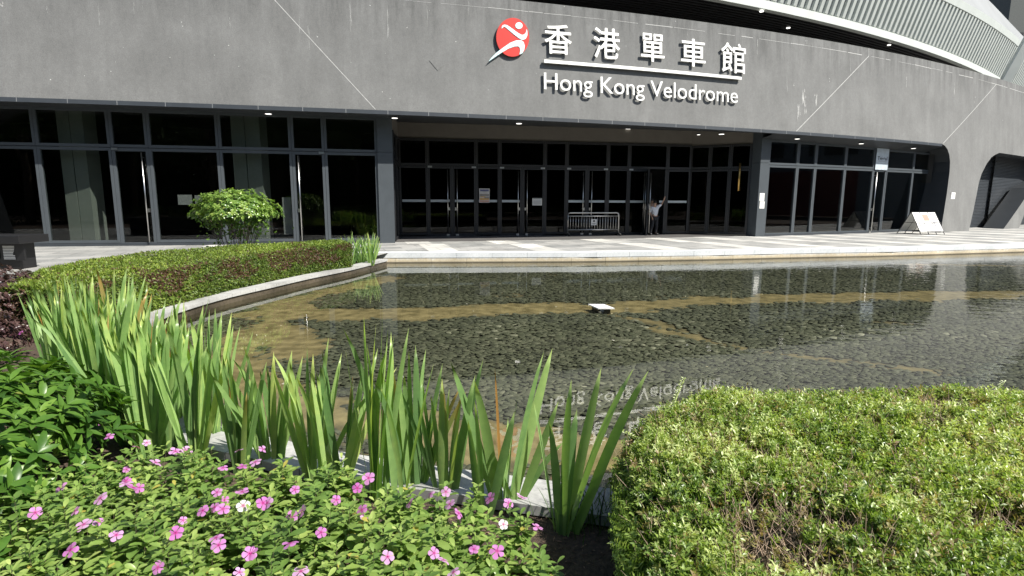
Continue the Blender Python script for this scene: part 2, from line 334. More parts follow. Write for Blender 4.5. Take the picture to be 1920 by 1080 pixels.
# pale stripes across the terrace
sp = MB()
for i, (x0, wd) in enumerate([(-9.2,.8),(-5.4,.8),(-2.05,.85),(1.2,.9),(5.3,1.0),(8.2,.8),(10.8,.8),(13.2,.8),(15.4,.8),(17.6,.8),(19.8,.8),(22,.8),(24.3,.8),(27,.9),(30,.9),(33,.9)]):
    nn = nin(x0-1); nn = np.array([nn[0]-.04, nn[1]]); b0 = np.array([x0, ye(x0)+.37]); b1 = b0 + nn*2.9; b2 = b1 + np.array([-.38, 0]) ; b3 = b2 + nn*7
    if x0 < -4: b0 = b0 + nn*2
    h_ = np.array([wd/2, .12]); k = .004
    for c0, c1 in ((b0, b1), (b2, b3)):
        sp.add([(*(c0-h_),k),(*(c0+h_),k),(*(c1+h_),k),(*(c1-h_),k)], [(0,1,2,3)])
tag(sp.build('pale_paving_stripes', M['pale_paving']), kind='structure')
# pool floor with sand bands
BANDS = [([(-4.1,9.6),(-3.6,9.35),(-2,9.4),(.4,10.1),(1.6,10.0),(3.56,10.75),(7.1,11.45),(10.7,11.85),(20,13)], .50), ([(-3.9,9.2),(-3.9,8.1),(-3.55,6.8),(-3.0,5.8),(-2,5.05),(-1.1,4.6),(-.3,4.3),(.9,4.15),(2.5,3.9)], .36),
         ([(-4.3,9.4),(-4.1,11),(-3.6,12.6),(-3.2,14)], .42), ([(-3.9,8.8),(-3.2,7.6),(-2.6,6.9)], .35), ([(1.3,9.9),(2.3,8.9),(2.7,7.9)], .10), ([(2.2,8.4),(3.1,7.3),(3.7,6.9),(4.9,6.3)], .10), ([(12,17.6),(16,17.2),(22,15.5)], .2)]
def segd(P, poly):
    poly = np.array(poly); best = np.full(len(P), 1e9)
    for a, b in zip(poly[:-1], poly[1:]):
        ab = b-a; t = np.clip(((P-a) @ ab)/(ab @ ab), 0, 1); d = np.linalg.norm(P-(a+t[:, None]*ab), axis=1); best = np.minimum(best, d)
    return best
def vnoise(P, s, seed=0):
    r = np.random.default_rng(seed); G = r.random((64, 64)); q = P*s; i = np.floor(q).astype(int); f = q-i; f = f*f*(3-2*f)
    g00 = G[i[:,0]%64, i[:,1]%64]; g10 = G[(i[:,0]+1)%64, i[:,1]%64]; g01 = G[i[:,0]%64, (i[:,1]+1)%64]; g11 = G[(i[:,0]+1)%64, (i[:,1]+1)%64]
    return (g00*(1-f[:,0])+g10*f[:,0])*(1-f[:,1])+(g01*(1-f[:,0])+g11*f[:,0])*f[:,1]
def sandv(P):
    v = np.zeros(len(P)); nz = (vnoise(P, 1.3, 1)-.5)*.36 + (vnoise(P, 4, 2)-.5)*.28 + (vnoise(P, 12, 3)-.5)*.22
    for poly, hw in BANDS: v = np.maximum(v, np.clip((hw + nz*min(1, hw/.32) - segd(P, poly))/.26 + .5, 0, 1))
    v = np.maximum(v, np.clip((vnoise(P, .8, 5)+.4*vnoise(P, 6, 6)-1.12)/.12, 0, .5)); return v
gx = np.arange(-6, 36, .1); gy = np.arange(2, 28, .1); GX, GY = np.meshgrid(gx, gy); P = np.stack([GX.ravel(), GY.ravel()], 1); nx = len(gx)
sv = sandv(P); idx = np.arange(len(P)).reshape(len(gy), nx); Fq = np.stack([idx[:-1,:-1], idx[:-1,1:], idx[1:,1:], idx[1:,:-1]], -1).reshape(-1, 4)
cq = P[Fq].mean(1); keep = inpoly(cq, [tuple(p) for p in (RS + RN*.2)] + [(36, 28), (-4, 17.5)]) & (cq[:, 1] < np.interp(cq[:, 0], EX, EY)+.3)
floor_me = npmesh('pool_floor', np.c_[P, np.full(len(P), -.425) + .012*vnoise(P, 3, 8)+ .02*sv], Fq[keep], {'s': sv})
def floormat():
    m, n, l, p = mat('pool_floor_sand_and_pebbles'); p.inputs['Roughness'].default_value = .8; tc = n.new('ShaderNodeTexCoord')
    mp = n.new('ShaderNodeMapping'); mp.inputs['Rotation'].default_value = (0, 0, .4); mp.inputs['Scale'].default_value = (1, 1.5, 1); l.new(tc.outputs['Object'], mp.inputs[0])
    v = n.new('ShaderNodeTexVoronoi'); v.inputs['Scale'].default_value = 12; l.new(mp.outputs[0], v.inputs['Vector'])
    r = n.new('ShaderNodeValToRGB'); l.new(v.outputs['Distance'], r.inputs[0]); r.color_ramp.elements[0].color = (.075, .076, .06, 1); r.color_ramp.elements[1].color = (.05, .05, .038, 1); r.color_ramp.elements[0].position = .25; r.color_ramp.elements[1].position = .6
    t = n.new('ShaderNodeTexNoise'); t.inputs['Scale'].default_value = 5; t.inputs['Detail'].default_value = 9; l.new(tc.outputs['Object'], t.inputs['Vector'])
    r2 = n.new('ShaderNodeValToRGB'); l.new(t.outputs[0], r2.inputs[0]); r2.color_ramp.elements[0].color = (.15, .115, .055, 1); r2.color_ramp.elements[1].color = (.34, .265, .145, 1); r2.color_ramp.elements[0].position = .35; r2.color_ramp.elements[1].position = .65
    at = n.new('ShaderNodeAttribute'); at.attribute_name = 's'; x = n.new('ShaderNodeMix'); x.data_type = 'RGBA'; l.new(at.outputs['Fac'], x.inputs['Factor']); l.new(r.outputs[0], x.inputs[6]); l.new(r2.outputs[0], x.inputs[7]); l.new(x.outputs[2], p.inputs['Base Color'])
    return m
fo = link('pool_floor', floor_me, None, floormat()); tag(fo, kind='structure')
# pebbles
ICO_V = []; ICO_F = []
bm = bmesh.new(); bmesh.ops.create_icosphere(bm, subdivisions=1, radius=1); ICO_V = np.array([v.co[:] for v in bm.verts]); ICO_F = np.array([[v.index for v in f.verts] for f in bm.faces]); bm.free()
bm = bmesh.new(); bmesh.ops.create_icosphere(bm, subdivisions=2, radius=1); ICO2_V = np.array([v.co[:] for v in bm.verts]); ICO2_F = np.array([[v.index for v in f.verts] for f in bm.faces]); bm.free()
def pebbles(y0, y1, sz, IV, IF, seed):
    r = np.random.default_rng(seed); g1 = sz*1.02; g2 = sz*.70
    X = np.arange(-6, 20, g1); Y = np.arange(y0, y1, g2); A, B = np.meshgrid(X, Y); A = A + (np.arange(len(Y)) % 2)[:, None]*g1/2
    Q = np.stack([A.ravel(), B.ravel()], 1) + r.normal(0, sz*.17, (A.size, 2)); k = (np.abs(Q[:, 0]) < Q[:, 1]*1.0+1.0) & inpoly(Q, [tuple(p) for p in (RS + RN*.02)] + [(36, 28), (-3.6, 17.5)]) & (Q[:, 1] < np.interp(Q[:, 0], EX, EY)+.05)
    Q = Q[k]; s = sandv(Q); Q = Q[(s < r.random(len(Q))*.85 + .08)]; N = len(Q); a = r.uniform(.40, .82, N)*sz; b = a*r.uniform(.6, .9, N); c = a*r.uniform(.13, .22, N)
    ang = r.normal(.35, .6, N); V = IV[None]*np.stack([a, b, c], 1)[:, None]; tl = r.normal(0, .10, N)[:, None]
    z = V[..., 2] + V[..., 0]*tl; x = V[..., 0]*np.cos(ang)[:, None]-V[..., 1]*np.sin(ang)[:, None]; y = V[..., 0]*np.sin(ang)[:, None]+V[..., 1]*np.cos(ang)[:, None]
    z = z - .408 + r.uniform(0, .012, N)[:, None]; V = np.stack([x+Q[:, 0:1], y+Q[:, 1:2], np.minimum(z, -.33)], -1).reshape(-1, 3)
    Fc = (IF[None] + (np.arange(N)*len(IV))[:, None, None]).reshape(-1, 3); v = np.repeat(np.clip(r.random(N)**1.5*.8+.35*(vnoise(Q, 1.1, 15)-.35), 0, 1), len(IV)); return V, Fc, v
m, n_, l_, p_ = mat('dark_river_pebble'); at = n_.new('ShaderNodeAttribute'); at.attribute_name = 'v'; r = n_.new('ShaderNodeValToRGB'); l_.new(at.outputs['Fac'], r.inputs[0])
e = r.color_ramp.elements; e[0].color = (.045, .047, .036, 1); e[1].color = (.32, .31, .26, 1); k = e.new(.88); k.color = (.13, .13, .10, 1); k = e.new(.35); k.color = (.080, .085, .060, 1); l_.new(r.outputs[0], p_.inputs['Base Color']); p_.inputs['Roughness'].default_value = .6; M['pebble'] = m
parts = [pebbles(2.6, 7.5, .070, ICO2_V, ICO2_F, 1), pebbles(7.5, 18, .09, ICO2_V, ICO2_F, 2)]
off = 0; VV = []; FF = []; AA = []
for V, Fc, v in parts: VV.append(V); FF.append(Fc+off); AA.append(v); off += len(V)
po = link('river_pebbles', npmesh('river_pebbles', np.concatenate(VV), np.concatenate(FF), {'v': np.concatenate(AA)}), None, M['pebble'], True); tag(po, 'smooth dark pebbles covering the bed of the shallow pool', 'pebbles', kind='stuff')
def watermat():
    m, n, l, p = mat('pool_water'); n.remove(p); t = n.new('ShaderNodeBsdfTransparent'); t.inputs[0].default_value = (.84, .86, .76, 1); g = n.new('ShaderNodeBsdfGlossy'); g.inputs['Roughness'].default_value = .0
    f = front_fresnel(n, l, 1.46); mx = n.new('ShaderNodeMixShader'); tc = n.new('ShaderNodeTexCoord')
    mp = n.new('ShaderNodeMapping'); mp.inputs['Rotation'].default_value = (0, 0, .35); mp.inputs['Scale'].default_value = (.7, 1.5, 1); l.new(tc.outputs['Object'], mp.inputs[0])
    a = n.new('ShaderNodeTexNoise'); a.inputs['Scale'].default_value = 3.2; a.inputs['Detail'].default_value = 3; l.new(mp.outputs[0], a.inputs['Vector'])
    sx = n.new('ShaderNodeSeparateXYZ'); l.new(tc.outputs['Object'], sx.inputs[0]); mr = n.new('ShaderNodeMapRange'); mr.inputs['From Min'].default_value = 1; mr.inputs['From Max'].default_value = 11; mr.inputs['To Min'].default_value = .0004; mr.inputs['To Max'].default_value = .0065; l.new(sx.outputs[0], mr.inputs[0])
    mu = n.new('ShaderNodeMath'); mu.operation = 'MULTIPLY'; l.new(a.outputs[0], mu.inputs[0]); l.new(mr.outputs[0], mu.inputs[1])
    b = n.new('ShaderNodeBump'); b.inputs['Strength'].default_value = 1; b.inputs['Distance'].default_value = 1; l.new(mu.outputs[0], b.inputs['Height'])
    l.new(b.outputs[0], g.inputs['Normal']); l.new(f.outputs[0], mx.inputs[0]); l.new(t.outputs[0], mx.inputs[1]); l.new(g.outputs[0], mx.inputs[2]); l.new(mx.outputs[0], n['Material Output'].inputs[0]); return m
wpoly = [tuple(p) for p in (RS + RN*.034)] + [(36, ye(36)+.008), (26, ye(26)+.008), (19.1, ye(19.1)+.008), (13, ye(13)+.008), (8.3, ye(8.3)+.008), (6.4, ye(6.4)+.008), (2.25, ye(2.25)+.008), (-3.6, ye(-3.6)+.008)]
wo = sheet('pool_water', wpoly, -.30, watermat()); tag(wo, kind='structure')
# white slab in the pool
c = onz(1127, 573, -.28); s_ = MB(); u = np.array([.145, .0, 0]); v = np.array([-.06, .19, 0])
s_.obox((c[0], c[1], -.296), u, v, (0, 0, .009)); pedestal = empty('stepping_slab', (c[0], c[1], -.42)); tag(pedestal, 'small square white slab standing just above the water in the pool', 'slab')
child_at(s_.build('top', M['white'], bevel=.003), pedestal); s_ = MB(); s_.obox((c[0], c[1], -.366), u*.7, v*.7, (0, 0, .0605)); child_at(s_.build('base', M['granite_wet']), pedestal)
# ================================================================== BUILDING
bld = empty('velodrome_building', (0, 22, 0)); tag(bld, 'huge grey rendered sports hall with glazed entrance and white ribbed upper shell', 'building')
def B(o): return child_at(o, bld)
def C2(o, par, root=None):
    o.parent = par; o.matrix_parent_inverse = (par.matrix_parent_inverse.inverted() if False else Matrix.Translation((root or bld).location)).inverted() if par is (root or bld) else Matrix.Identity(4); return o
def hx(px, py, off=0):
    "param x on the upright surface set back by off (no lean)"
    d = ray(px, py); lo, hi = 5/d[1], 90/d[1]
    for _ in range(50):
        t = (lo+hi)/2; p = CC + t*d
        if p[1] - float(yb(p[0])) - off/nin(p[0])[1] > 0: hi = t
        else: lo = t
    p = CC + lo*d; return p[0] - nin(p[0])[0]*off
def gp(x, z, off):
    n = nin(x); return np.array([x + n[0]*off, float(yb(x)) + n[1]*off, z])
def fill(A, B_, step=.5):
    A = np.array(A, float); B_ = np.array(B_, float); k = max(1, int(np.linalg.norm(B_-A)/step)); return [tuple(A + (B_-A)*i/k) for i in range(k)]
def dense(P, step=.5, closed=True):
    out = []
    for i in range(len(P) - (0 if closed else 1)): out += fill(P[i], P[(i+1) % len(P)], step)
    if not closed: out.append(tuple(P[-1]))
    return out
# right arch of the long opening, taken along its edge, and the left one
RA = [hit(*p) for p in [(1766,270.2),(1772,273.5),(1776.5,279.5),(1780,290),(1781.5,303),(1780.5,322),(1775.5,362),(1769.5,400),(1763.5,435.5)]]
RA[0] = (RA[0][0], 4.45); xl = hit(-14, 181)[0]
LA = [(xl-1.3, -.3), (xl-1.75, 2.8), (xl-1.6, 3.35), (xl-1.25, 3.85), (xl-.7, 4.25), (xl, 4.45)]
o1 = LA + RA + [(RA[-1][0]-.05, -.3)]
O2L = [hit(*p) for p in [(1816.5,434),(1826,391),(1835.5,342),(1840.6,325.5),(1850,307),(1859,295),(1866,290),(1874,286.5),(1920,293.4),(1960,299.5)]]
O2R = [hit(*p) for p in [(1985,312),(1978,330),(1935,352),(1881,430)]]
o2 = O2L + O2R + [(O2R[-1][0]-.05, -.3), (O2L[0][0], -.3)]
O3 = [hit(*p) for p in [(1911,427),(1926,388),(1965,350),(2010,352),(2010,427)]]; o3 = O3 + [(O3[-1][0], -.3), (O3[0][0]-.05, -.3)]
X0, X1 = -24., 46.
rect = [(X0, -.05), (X1, -.05), (X1, ZT), (X0, ZT)]
pts = []; eds = []
def loop(P):
    b = len(pts); pts.extend([Vector(p) for p in P]); eds.extend([(b+i, b+(i+1) % len(P)) for i in range(len(P))])
loop(dense(rect, .5))
for o_ in (o1, o2, o3): loop(dense(o_, .5))
for x in np.arange(X0+.5, X1, .5):
    for z in (1.2, 2.4, 3.6, 5.0, 6.2, 7.3): pts.append(Vector((x, z)))
r_ = delaunay_2d_cdt(pts, eds, [], 0, 1e-4); vv = np.array([v[:] for v in r_[0]]); ff = np.array([f for f in r_[2]])
cf = vv[ff].mean(1); kp = (cf[:, 1] > -.05) & (cf[:, 1] < ZT) & (cf[:, 0] > X0) & (cf[:, 0] < X1)
for o_ in (o1, o2, o3): kp &= ~inpoly(cf, o_)
V = np.array([fs(x, z) for x, z in vv]); ff = ff[kp]
wall = B(link('wall', npmesh('wall', V, ff), None, M['wall'], True))
# reveals of the arched openings
def reveal(P, depth, name, lip=0):
    b = MB(); P = dense(P, .4, False); ds = np.linspace(0, depth, 4)
    for (xa, za), (xb, zb) in zip(P[:-1], P[1:]):
        if max(za, zb) < -.2: continue
        za, zb = max(za, -.05), max(zb, -.05)
        for d0, d1 in zip(ds[:-1], ds[1:]): b.add([fs(xa, za, d0), fs(xb, zb, d0), fs(xb, zb, d1), fs(xa, za, d1)], [(0,1,2,3)])
    return B(b.build(name, M['soffit'], None, True))
OFL, OFR = 1.08, .85
reveal(RA + [(RA[-1][0]-.05, -.3)], 1.35, 'reveal'); reveal(LA, 1.6, 'reveal'); reveal(O2L, 1.0, 'reveal'); reveal(O2R, 1.0, 'reveal'); reveal(O3[:4], 1.0, 'reveal')
# metal trim strip at the lower edge of the fascia, with pale joints
zl = 4.33; tr = MB(); jt = MB(); xr = RA[0][0]
for a, b in zip(np.linspace(xl, xr, 70)[:-1], np.linspace(xl, xr, 70)[1:]):
    P = [fs(a, zl, -.012), fs(b, zl, -.012), fs(b, zl, .1), fs(a, zl, .1), fs(a, 4.455, -.012), fs(b, 4.455, -.012), fs(b, 4.455, .1), fs(a, 4.455, .1)]
    tr.add(P, [(0,3,2,1),(4,5,6,7),(0,1,5,4),(2,3,7,6)])
B(tr.build('trim_strip', M['dark_metal']))
def zh(x):  # head of the glazing
    return float(np.interp(x, [-15, -5, 10, 20], [4.36, 4.36, 4.2, 4.08]))
COLL = (hx(709, 330, OFL), hx(737.5, 330, OFL)); COLR = (hx(1419, 350, OFR), hx(1436, 350, OFR))
DA = np.array([-4.75, 23.8]); DB = np.array([8.2, 26.3])
def offx(x): return OFL if x < 2 else OFR
def soff_end(x):
    "plan point and height where the soffit meets the wall behind"
    if COLL[1] < x < COLR[0]:
        t = (x-COLL[1])/(COLR[0]-COLL[1]); q = DA + (DB-DA)*t; return np.array([q[0], q[1], 4.70])
    return gp(x, zh(x), offx(x))
so_ = MB()
for a, b in zip(np.linspace(xl-1.4, xr+.2, 90)[:-1], np.linspace(xl-1.4, xr+.2, 90)[1:]):
    if a < COLL[1] < b or a < COLR[0] < b:
        m_ = COLL[1] if a < COLL[1] < b else COLR[0]; sgn = [(a, m_-1e-4), (m_+1e-4, b)]
    else: sgn = [(a, b)]
    for p, q in sgn: so_.add([fs(p, zl+.003, .09), fs(q, zl+.003, .09), soff_end(q), soff_end(p)], [(0,1,2,3)])
B(so_.build('soffit', M['soffit']))
for x in np.arange(xl+.6, xr, 1.30):
    jt.add([fs(x-.007, zl, -.016), fs(x+.007, zl, -.016), fs(x+.007, 4.455, -.016), fs(x-.007, 4.455, -.016)], [(0,1,2,3)])
    e0 = fs(x, zl-.003, -.01); e1 = soff_end(x) - np.array([0, 0, .004]); u = np.array([.003, 0, 0])
    jt.add([e0-u, e0+u, e1+u, e1-u], [(0,1,2,3)])
B(jt.build('trim_joints', M['grey_cladding']))
# recess side closing panels between the two soffit heights
bk = MB()
def vq(a, b, z0, z1, bm_): bm_.add([(*a, z0), (*b, z0), (*b, z1), (*a, z1)], [(0,1,2,3)])
CLb = gp(COLL[1], 0, OFL+.45)[:2]; CRb = gp(COLR[0], 0, OFR+.4)[:2]
vq(DA, DB, 4.05, 4.9, bk); vq(DB, CRb, 4.0, 4.9, bk); vq(CLb, DA, 4.0, 4.9, bk); B(bk.build('bulkhead', M['beige']))
# downlights
def soz(p):
    x = p[0]; q = (p[1]-float(yb(x)))*nin(x)[1]; e_ = soff_end(x); L_ = max(.3, (e_[1]-float(yb(x)))*nin(x)[1]); return zl + (e_[2]-zl)*q/L_
for px, py, r_l in [(503,211.5,.10),(740,219.5,.10),(973,230,.11),(1012,236,.09),(1081,239,.09),(1145,243,.08),(1178,240,.11),(1208,246,.08),(1267,249,.08),(1310,251,.07),(1353,250,.11),(1495,259,.10),(1615,268,.10),(1713,277,.10)]:
    best = min(np.arange(4.2, 4.75, .005), key=lambda z: abs(z - soz(onz(px, py, z)))); p = onz(px, py, best)
    d_ = MB(); d_.tube([(p[0], p[1], best-.035), (p[0], p[1], best+.02)], r_l+.015, 18); o = B(d_.build('downlight', M['dark_metal']))
    e_ = MB(); e_.tube([(p[0], p[1], best-.042), (p[0], p[1], best-.03)], r_l, 18); C2(e_.build('lens', M['lamp']), o)
# white joint lines on the wall
jl = MB()
def strip_on(P0, P1, wd, k=14, off=-.004):
    P0 = np.array(P0); P1 = np.array(P1); d = P1-P0; d /= np.linalg.norm(d); nn = np.array([-d[1], d[0]])*wd/2
    for i in range(k):
        a = P0 + (P1-P0)*i/k; b = P0 + (P1-P0)*(i+1)/k; jl.add([fs(*(a-nn), off), fs(*(b-nn), off), fs(*(b+nn), off), fs(*(a+nn), off)], [(0,1,2,3)])
zj = hit(1405, 70)[1]
a0 = hit(515, 0); a1 = hit(704, 205); k_ = (zj-a1[1])/(a0[1]-a1[1]); strip_on(a1, (a1[0]+(a0[0]-a1[0])*k_, zj), .018)
a0 = hit(1629, 96); a1 = hit(1493, 246); strip_on(a1, (a0[0], zj), .022); strip_on((a0[0], zj), (a0[0], ZT), .015, 2)
a0 = hit(1868, 150); a1 = hit(1768, 269); strip_on(a1, (a0[0], zj), .022)
x = -20.
while x < 40:
    L_ = random.uniform(.3, 1.6); strip_on((x, zj+random.uniform(-.01, .01)), (x+L_, zj+random.uniform(-.01, .01)), random.uniform(.006, .024) if x > -2 else .006, 4); x += L_ + random.choice([0.02, .05, .3, .6])
B(jl.build('joint_lines', M['chalk']))
# lime streaks on the render
ls = MB()
def streak(px, py0, py1, wpx, n=6, jag=.6):
    "ragged patch of runs hanging between two pixel heights"
    xa, z1 = hit(px, py0); _, z0 = hit(px, py1); wd = hit(px+wpx, py0)[0]-xa
    for i in range(n):
        c = xa + random.uniform(-.5, .5)*wd; t = random.uniform(0, .75); zt = z1 - (z1-z0)*t; zb = zt - (z1-z0)*random.uniform(.12, .45); ww = random.uniform(.10, .38)*wd/ max(1, n**.35); L = []; R = []
        for k in range(9):
            u = k/8; e = math.sin(math.pi*u)**.6 + .05; cc = c + random.uniform(-.25, .25)*ww - (z1-z0)*.0*u; L.append((cc-ww*e*random.uniform(.2, .6), zt+(zb-zt)*u)); R.append((cc+ww*e*random.uniform(.2, .6), zt+(zb-zt)*u))
        for k in range(8): ls.add([fs(*L[k], -.003), fs(*R[k], -.003), fs(*R[k+1], -.003), fs(*L[k+1], -.003)], [(3,2,1,0)])
for a in [(1476,132,172,2,4),(1488,150,164,2,3),(726,0,80,2.5,16),(656,0,60,3,14),(250,0,28,2,5),(560,5,70,1.5,4),(800,0,50,1.5,5),(1290,50,95,1.5,4),(1420,70,110,2,6),(1595,105,150,1.5,5),(1700,120,165,1.5,4),(1790,140,190,1.5,4),(578,45,90,2,4),(184,5,45,2,4),(430,20,55,1.5,3),(878,0,40,1.5,4),(88,10,30,2,3),(1880,222,232,2,2),(1828,170,195,1.5,2),(1512,75,82,3,3),(1555,145,155,2,2),(2,0,15,6,4)]: streak(*a)
streak(1507,162,205,5,9); streak(1498,190,233,5,9); streak(1509,178,212,7,7); streak(1530,166,198,5,9)
for _ in range(34):
    px, py = random.uniform(20, 1400), random.uniform(10, 190); c = hit(px, py); s = random.uniform(.008, .02)
    ls.add([fs(c[0]-s, c[1], -.003), fs(c[0], c[1]-s, -.003), fs(c[0]+s, c[1], -.003), fs(c[0], c[1]+s, -.003)], [(0,1,2,3)])
B(ls.build('lime_streaks', M['chalk']))
# square access panel in the render
# coping top and roof
rf = MB()
xs = np.linspace(X0, X1, 80)
for a, b in zip(xs[:-1], xs[1:]): rf.add([fs(a, ZT), fs(b, ZT), fs(b, ZT, .7), fs(a, ZT, .7)], [(0,1,2,3)]); rf.add([fs(a, ZT, .7), fs(b, ZT, .7), fs(b, ZT-.9, .7), fs(a, ZT-.9, .7)], [(0,1,2,3)]); rf.add([gp(a, ZT-.9, .72), gp(b, ZT-.9, .72), gp(b, ZT-.9, 16), gp(a, ZT-.9, 16)], [(0,1,2,3)])
B(rf.build('roof', M['wall']))
# upper shell
EP = np.array([onz(x, y, 10.)[:2] for x, y in [(1347,0),(1480,27),(1600,53),(1660,70),(1740,97),(1800,122),(1838,136),(1875,155)]]); EF = np.polyfit(EP[:, 0], EP[:, 1], 2)
def ys(x):
    xc = np.clip(x, 2, 36); return np.polyval(EF, xc) + np.polyval(np.polyder(EF), xc)*(x-xc)
def ns(x):
    d = np.polyval(np.polyder(EF), np.clip(x, 2, 36)); k = math.hypot(1, d); return np.array([d/k, -1/k])     # outward
def sp_(x, z, out=0):
    n = ns(x); return np.array([x+n[0]*out, float(ys(x))+n[1]*out, z])
sh = MB(); xs = np.linspace(-22, 52, 110)
for a, b in zip(xs[:-1], xs[1:]):
    sh.add([sp_(a,10,0), sp_(b,10,0), sp_(b,10.36,0), sp_(a,10.36,0)], [(0,1,2,3)]); sh.add([sp_(a,10.36,0), sp_(b,10.36,0), sp_(b,10.36,-.25), sp_(a,10.36,-.25)], [(0,1,2,3)]); sh.add([sp_(a,10,0), sp_(b,10,0), sp_(b,10,-.3), sp_(a,10,-.3)], [(3,2,1,0)])
B(sh.build('shell_edge_band', M['white_metal']))
TH = 2.05; FL = .32
bkp = MB(); rb = MB()
def sf(x, t, o=0):
    "point on the flared shell: t 0..1 up the cladding"
    return sp_(x, 10.40+TH*t, -.10+FL*TH*t+o)
for a, b in zip(xs[:-1], xs[1:]): bkp.add([sf(a,0), sf(b,0), sf(b,1), sf(a,1)], [(0,1,2,3)])
B(bkp.build('cladding_backing', M['grey_cladding']))
x = -22.
while x < 52:
    dx = .25; sk = .0
    P = []
    for t in (0, 1):
        for (xx, oo) in ((x, .002), (x+dx, .002), (x+dx-.03, .10), (x+.03, .10)): P.append(sf(xx+sk*t, t, oo))
    rb.add(P, [(0,3,2,1),(4,5,6,7),(0,1,5,4),(1,2,6,5),(2,3,7,6),(3,0,4,7)]); x += .40
B(rb.build('ribbed_cladding', M['white_metal']))
rt = MB(); rib2 = MB()
for a, b in zip(xs[:-1], xs[1:]):
    o = FL*TH-.1; z = 10.4+TH
    rt.add([sp_(a,z,o+.12), sp_(b,z,o+.12), sp_(b,z+.38,o+.2), sp_(a,z+.38,o+.2)], [(0,1,2,3)]); rt.add([sp_(a,z,o), sp_(b,z,o), sp_(b,z,o+.12), sp_(a,z,o+.12)], [(0,1,2,3)])
    rt.add([sp_(a,z+.38,o+.2), sp_(b,z+.38,o+.2), sp_(b,z+.42,o-.1), sp_(a,z+.42,o-.1)], [(0,1,2,3)])
    rib2.add([sp_(a,z+.42,o-.1), sp_(b,z+.42,o-.1), sp_(b,z+3.2,o-1.6), sp_(a,z+3.2,o-1.6)], [(0,1,2,3)]); rib2.add([sp_(a,z+3.2,o-1.6), sp_(b,z+3.2,o-1.6), sp_(b,z+4.2,o-14), sp_(a,z+4.2,o-14)], [(0,1,2,3)])
B(rt.build('shell_rim', M['white_metal'])); B(rib2.build('shell_roof', M['grey_cladding']))
# dark underside with slats and a dark wall beyond
us = MB()
for a, b in zip(xs[:-1], xs[1:]):
    us.add([sp_(a,10.02,-.29), sp_(b,10.02,-.29), sp_(b,10.02,-9), sp_(a,10.02,-9)], [(0,1,2,3)]); us.add([sp_(a,10.02,-9), sp_(b,10.02,-9), sp_(b,7.2,-9), sp_(a,7.2,-9)], [(0,1,2,3)])
B(us.build('underside', M['black']))
sl_ = MB()
for k in range(30):
    o = -.45 - k*.26
    for a, b in zip(xs[:-1:3], xs[3::3]): sl_.add([sp_(a,9.96,o), sp_(b,9.96,o), sp_(b,9.96,o-.11), sp_(a,9.96,o-.11), sp_(a,10.01,o), sp_(b,10.01,o), sp_(b,10.01,o-.11), sp_(a,10.01,o-.11)], [(0,1,2,3),(0,1,5,4),(3,2,6,7)])
B(sl_.build('slats', M['soffit'] if False else pbr('slat_grey', (.022,.022,.023), .5)))
for px, py in [(1428,22),(1478,53),(1667,85)]:
    p = onz(px, py, 9.93); d_ = MB(); d_.tube([(p[0],p[1],9.93),(p[0],p[1],9.96)], .09, 16); B(d_.build('downlight', M['lamp']))
# leaning pale beam at the right end, and a distant block behind it standing in for a shaded soffit
bm_ = MB()
def ry(px, py, Y): d = ray(px, py); return CC + d*(Y/d[1])
p0 = ry(1872, 175, 35.5); p1 = ry(1968, 5, 34.5); bm_.bar(p0, p1, (.30, -.02, .0), (.02, .12, .05)); B(bm_.build('raking_beam', M['white_metal'], bevel=.03))
tw = empty('distant_block', (*ry(1960, 120, 110)[:2], 0)); tag(tw, 'distant grey block standing in for a shaded soffit and windowed building behind the leaning white beam', 'building')
c = np.array([*ry(1990, 120, 110)[:2]]); tb = MB(); tb.box(c[0]-16, c[0]+30, c[1]-6, c[1]+10, 0, 120); child_at(tb.build('wall', pbr('shade_grey', (.10,.11,.105), .8)), tw)  # dark grey carries the shade of the soffit it replaces
wb = MB()
for zz in np.arange(2, 30, 3.4):
    for xx in np.arange(c[0]-15, c[0]+29, 3.0): wb.box(xx, xx+1.9, c[1]-6.08, c[1]-5.9, zz, zz+1.8)
o_ = child_at(wb.build('window_band', M['black_paint']), tw); o_['kind'] = 'stuff'
# ------------------------------------------------------------------ glazing
def frame_rect(p00, p10, z0, z1, wd=.045, dp=.06, sill=None):
    "frame bars round a rectangle standing on chord p00-p10 (plan points)"
    p00 = np.array(p00); p10 = np.array(p10); t = p10-p00; L = np.linalg.norm(t); t = t/L; nn = np.array([-t[1], t[0]]); b = MB()
    T = np.array([*t, 0]); N_ = np.array([*nn, 0]); a = np.array([*p00, 0]) + T*wd; c = np.array([*p10, 0]) - T*wd; Z = np.array([0, 0, 1])
    b.bar(a+Z*z0, a+Z*z1, T*(wd-.004), N_*dp); b.bar(c+Z*z0, c+Z*z1, T*(wd-.004), N_*dp)
    b.bar(a+T*wd+Z*(z1-wd), c-T*wd+Z*(z1-wd), Z*wd, N_*(dp-.004)); b.bar(a+T*wd+Z*(z0+wd), c-T*wd+Z*(z0+wd), Z*(sill or wd), N_*(dp-.004)); return b, T, N_
def pane(p00, p10, z0, z1, T, N_, par, m, name='pane'):
    a = np.array([*p00, 0])+T*.06; c = np.array([*p10, 0])-T*.06; b = MB(); Z = np.array([0, 0, 1]); s = N_*.008
    b.obox((a+c)/2+Z*(z0+z1)/2, (c-a)/2, s, Z*((z1-z0)/2-.05)); o = b.build(name, m); return C2(o, par)
def window(p00, p10, z0, z1, fm='frame', gm='glass', name='window'):
    b, T, N_ = frame_rect(p00, p10, z0, z1); o = B(b.build(name, M[fm])); pane(p00, p10, z0, z1, T, N_, o, M[gm]); return o, T, N_
